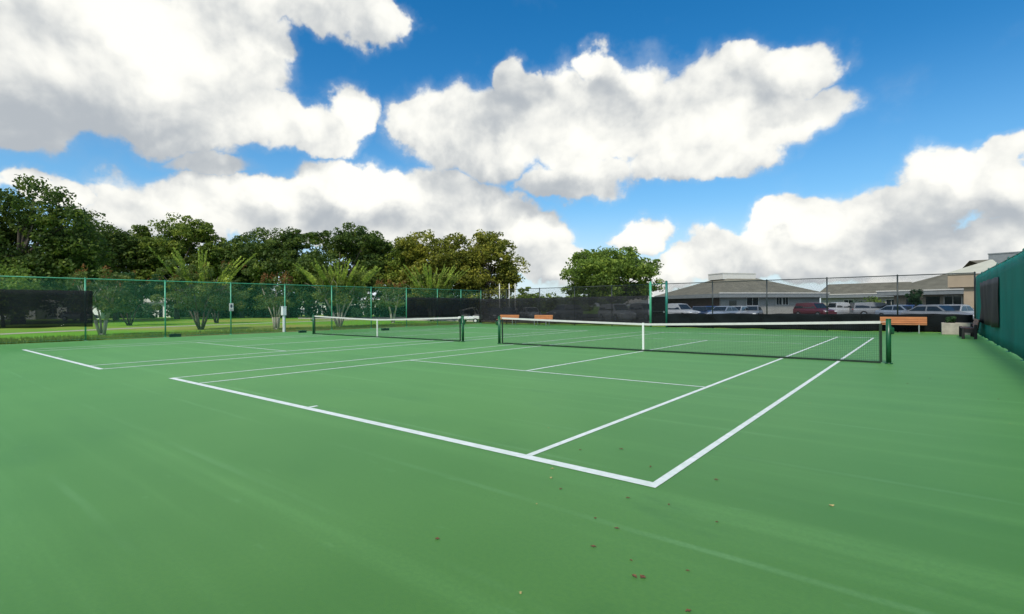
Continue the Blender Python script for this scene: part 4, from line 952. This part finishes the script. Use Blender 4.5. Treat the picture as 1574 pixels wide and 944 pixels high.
# pale poles standing behind the fence corner
for px, lab in ((768, 'leftmost of three pale poles behind the fence corner'), (783, 'middle one of three pale poles behind the fence corner'), (792, 'rightmost of three pale poles behind the fence corner')):
    x, y = at(px, 62); t = thing('pole', lab, 'pole', (x, y, -.03), 0, 'pale poles behind the fence corner'); zt = hz(px, 437, 62)
    q = MB(); q.tube((0, 0, 0), (0, 0, zt), .07, .06, 10); q.build('shaft', M['trim'], t, True)
    q = MB(); q.tube((0, 0, zt), (0, 0, zt + .12), .09, .03, 10); q.build('cap', M['trim'], t)

# ------------------------------------------------------------------ fallen leaves on the court
def leaf_mesh(m, seed, s_):
    r_ = random.Random(seed); n = 9; top, bot = [], []
    vs = []
    for i in range(n):
        u = i / (n - 1); w = .34 * math.sin(math.pi * u) ** .8 * (1 + .45 * math.sin(14 * u + seed)); z = .05 * math.sin(math.pi * u) + .07 * math.sin(5 * u + seed)**2
        vs += [((u - .5) * s_, -w * s_, (z + .16 * w) * s_ + .003), ((u - .5) * s_, 0, z * .5 * s_ + .003), ((u - .5) * s_, w * s_, (z + .2 * w) * s_ + .003)]
    fs = []
    for i in range(n - 1):
        a = 3 * i; fs += [(a, a + 3, a + 4, a + 1), (a + 1, a + 4, a + 5, a + 2)]
    q = MB(); q.add(vs, fs); return q
lb = leaf_mesh(M['leaf_brown'], 1, .050); ly = leaf_mesh(M['leaf_yellow'], 2, .045)
pb = None
BR = [(915, 797), (912, 841), (948, 813), (970, 862), (975, 887), (988, 888), (672, 829), (955, 691), (1102, 803), (1028, 776), (1058, 940), (1057, 878), (892, 692), (965, 766), (1000, 718), (1101, 738), (862, 752), (1395, 590), (1535, 614), (1430, 582)]
YE = [(843, 658), (849, 721), (847, 735), (1553, 652), (1482, 572), (1245, 620), (187, 587), (1563, 580), (1170, 595), (825, 775), (1116, 598), (800, 912), (1278, 778)]
for (lst, q, m_, lab, grp) in ((BR, lb, M['leaf_brown'], 'dry brown fallen leaf lying on the green court', 'brown fallen leaves'), (YE, ly, M['leaf_yellow'], 'pale yellow fallen leaf lying on the green court', 'yellow fallen leaves')):
    first = None
    for (px, py) in lst:
        x, y = gnd(px, py)
        o = q.build('fallen_leaf', m_) if first is None else first.copy()
        if first is None: first = o; tag(o, lab, 'leaf', grp)
        else: COL.objects.link(o)
        o.location = (x, y, 0.001); o.rotation_euler = (0, 0, random.uniform(0, 6.28)); k = random.uniform(.45, 1.0); o.scale = (k, k * random.uniform(.6, 1.1), k)
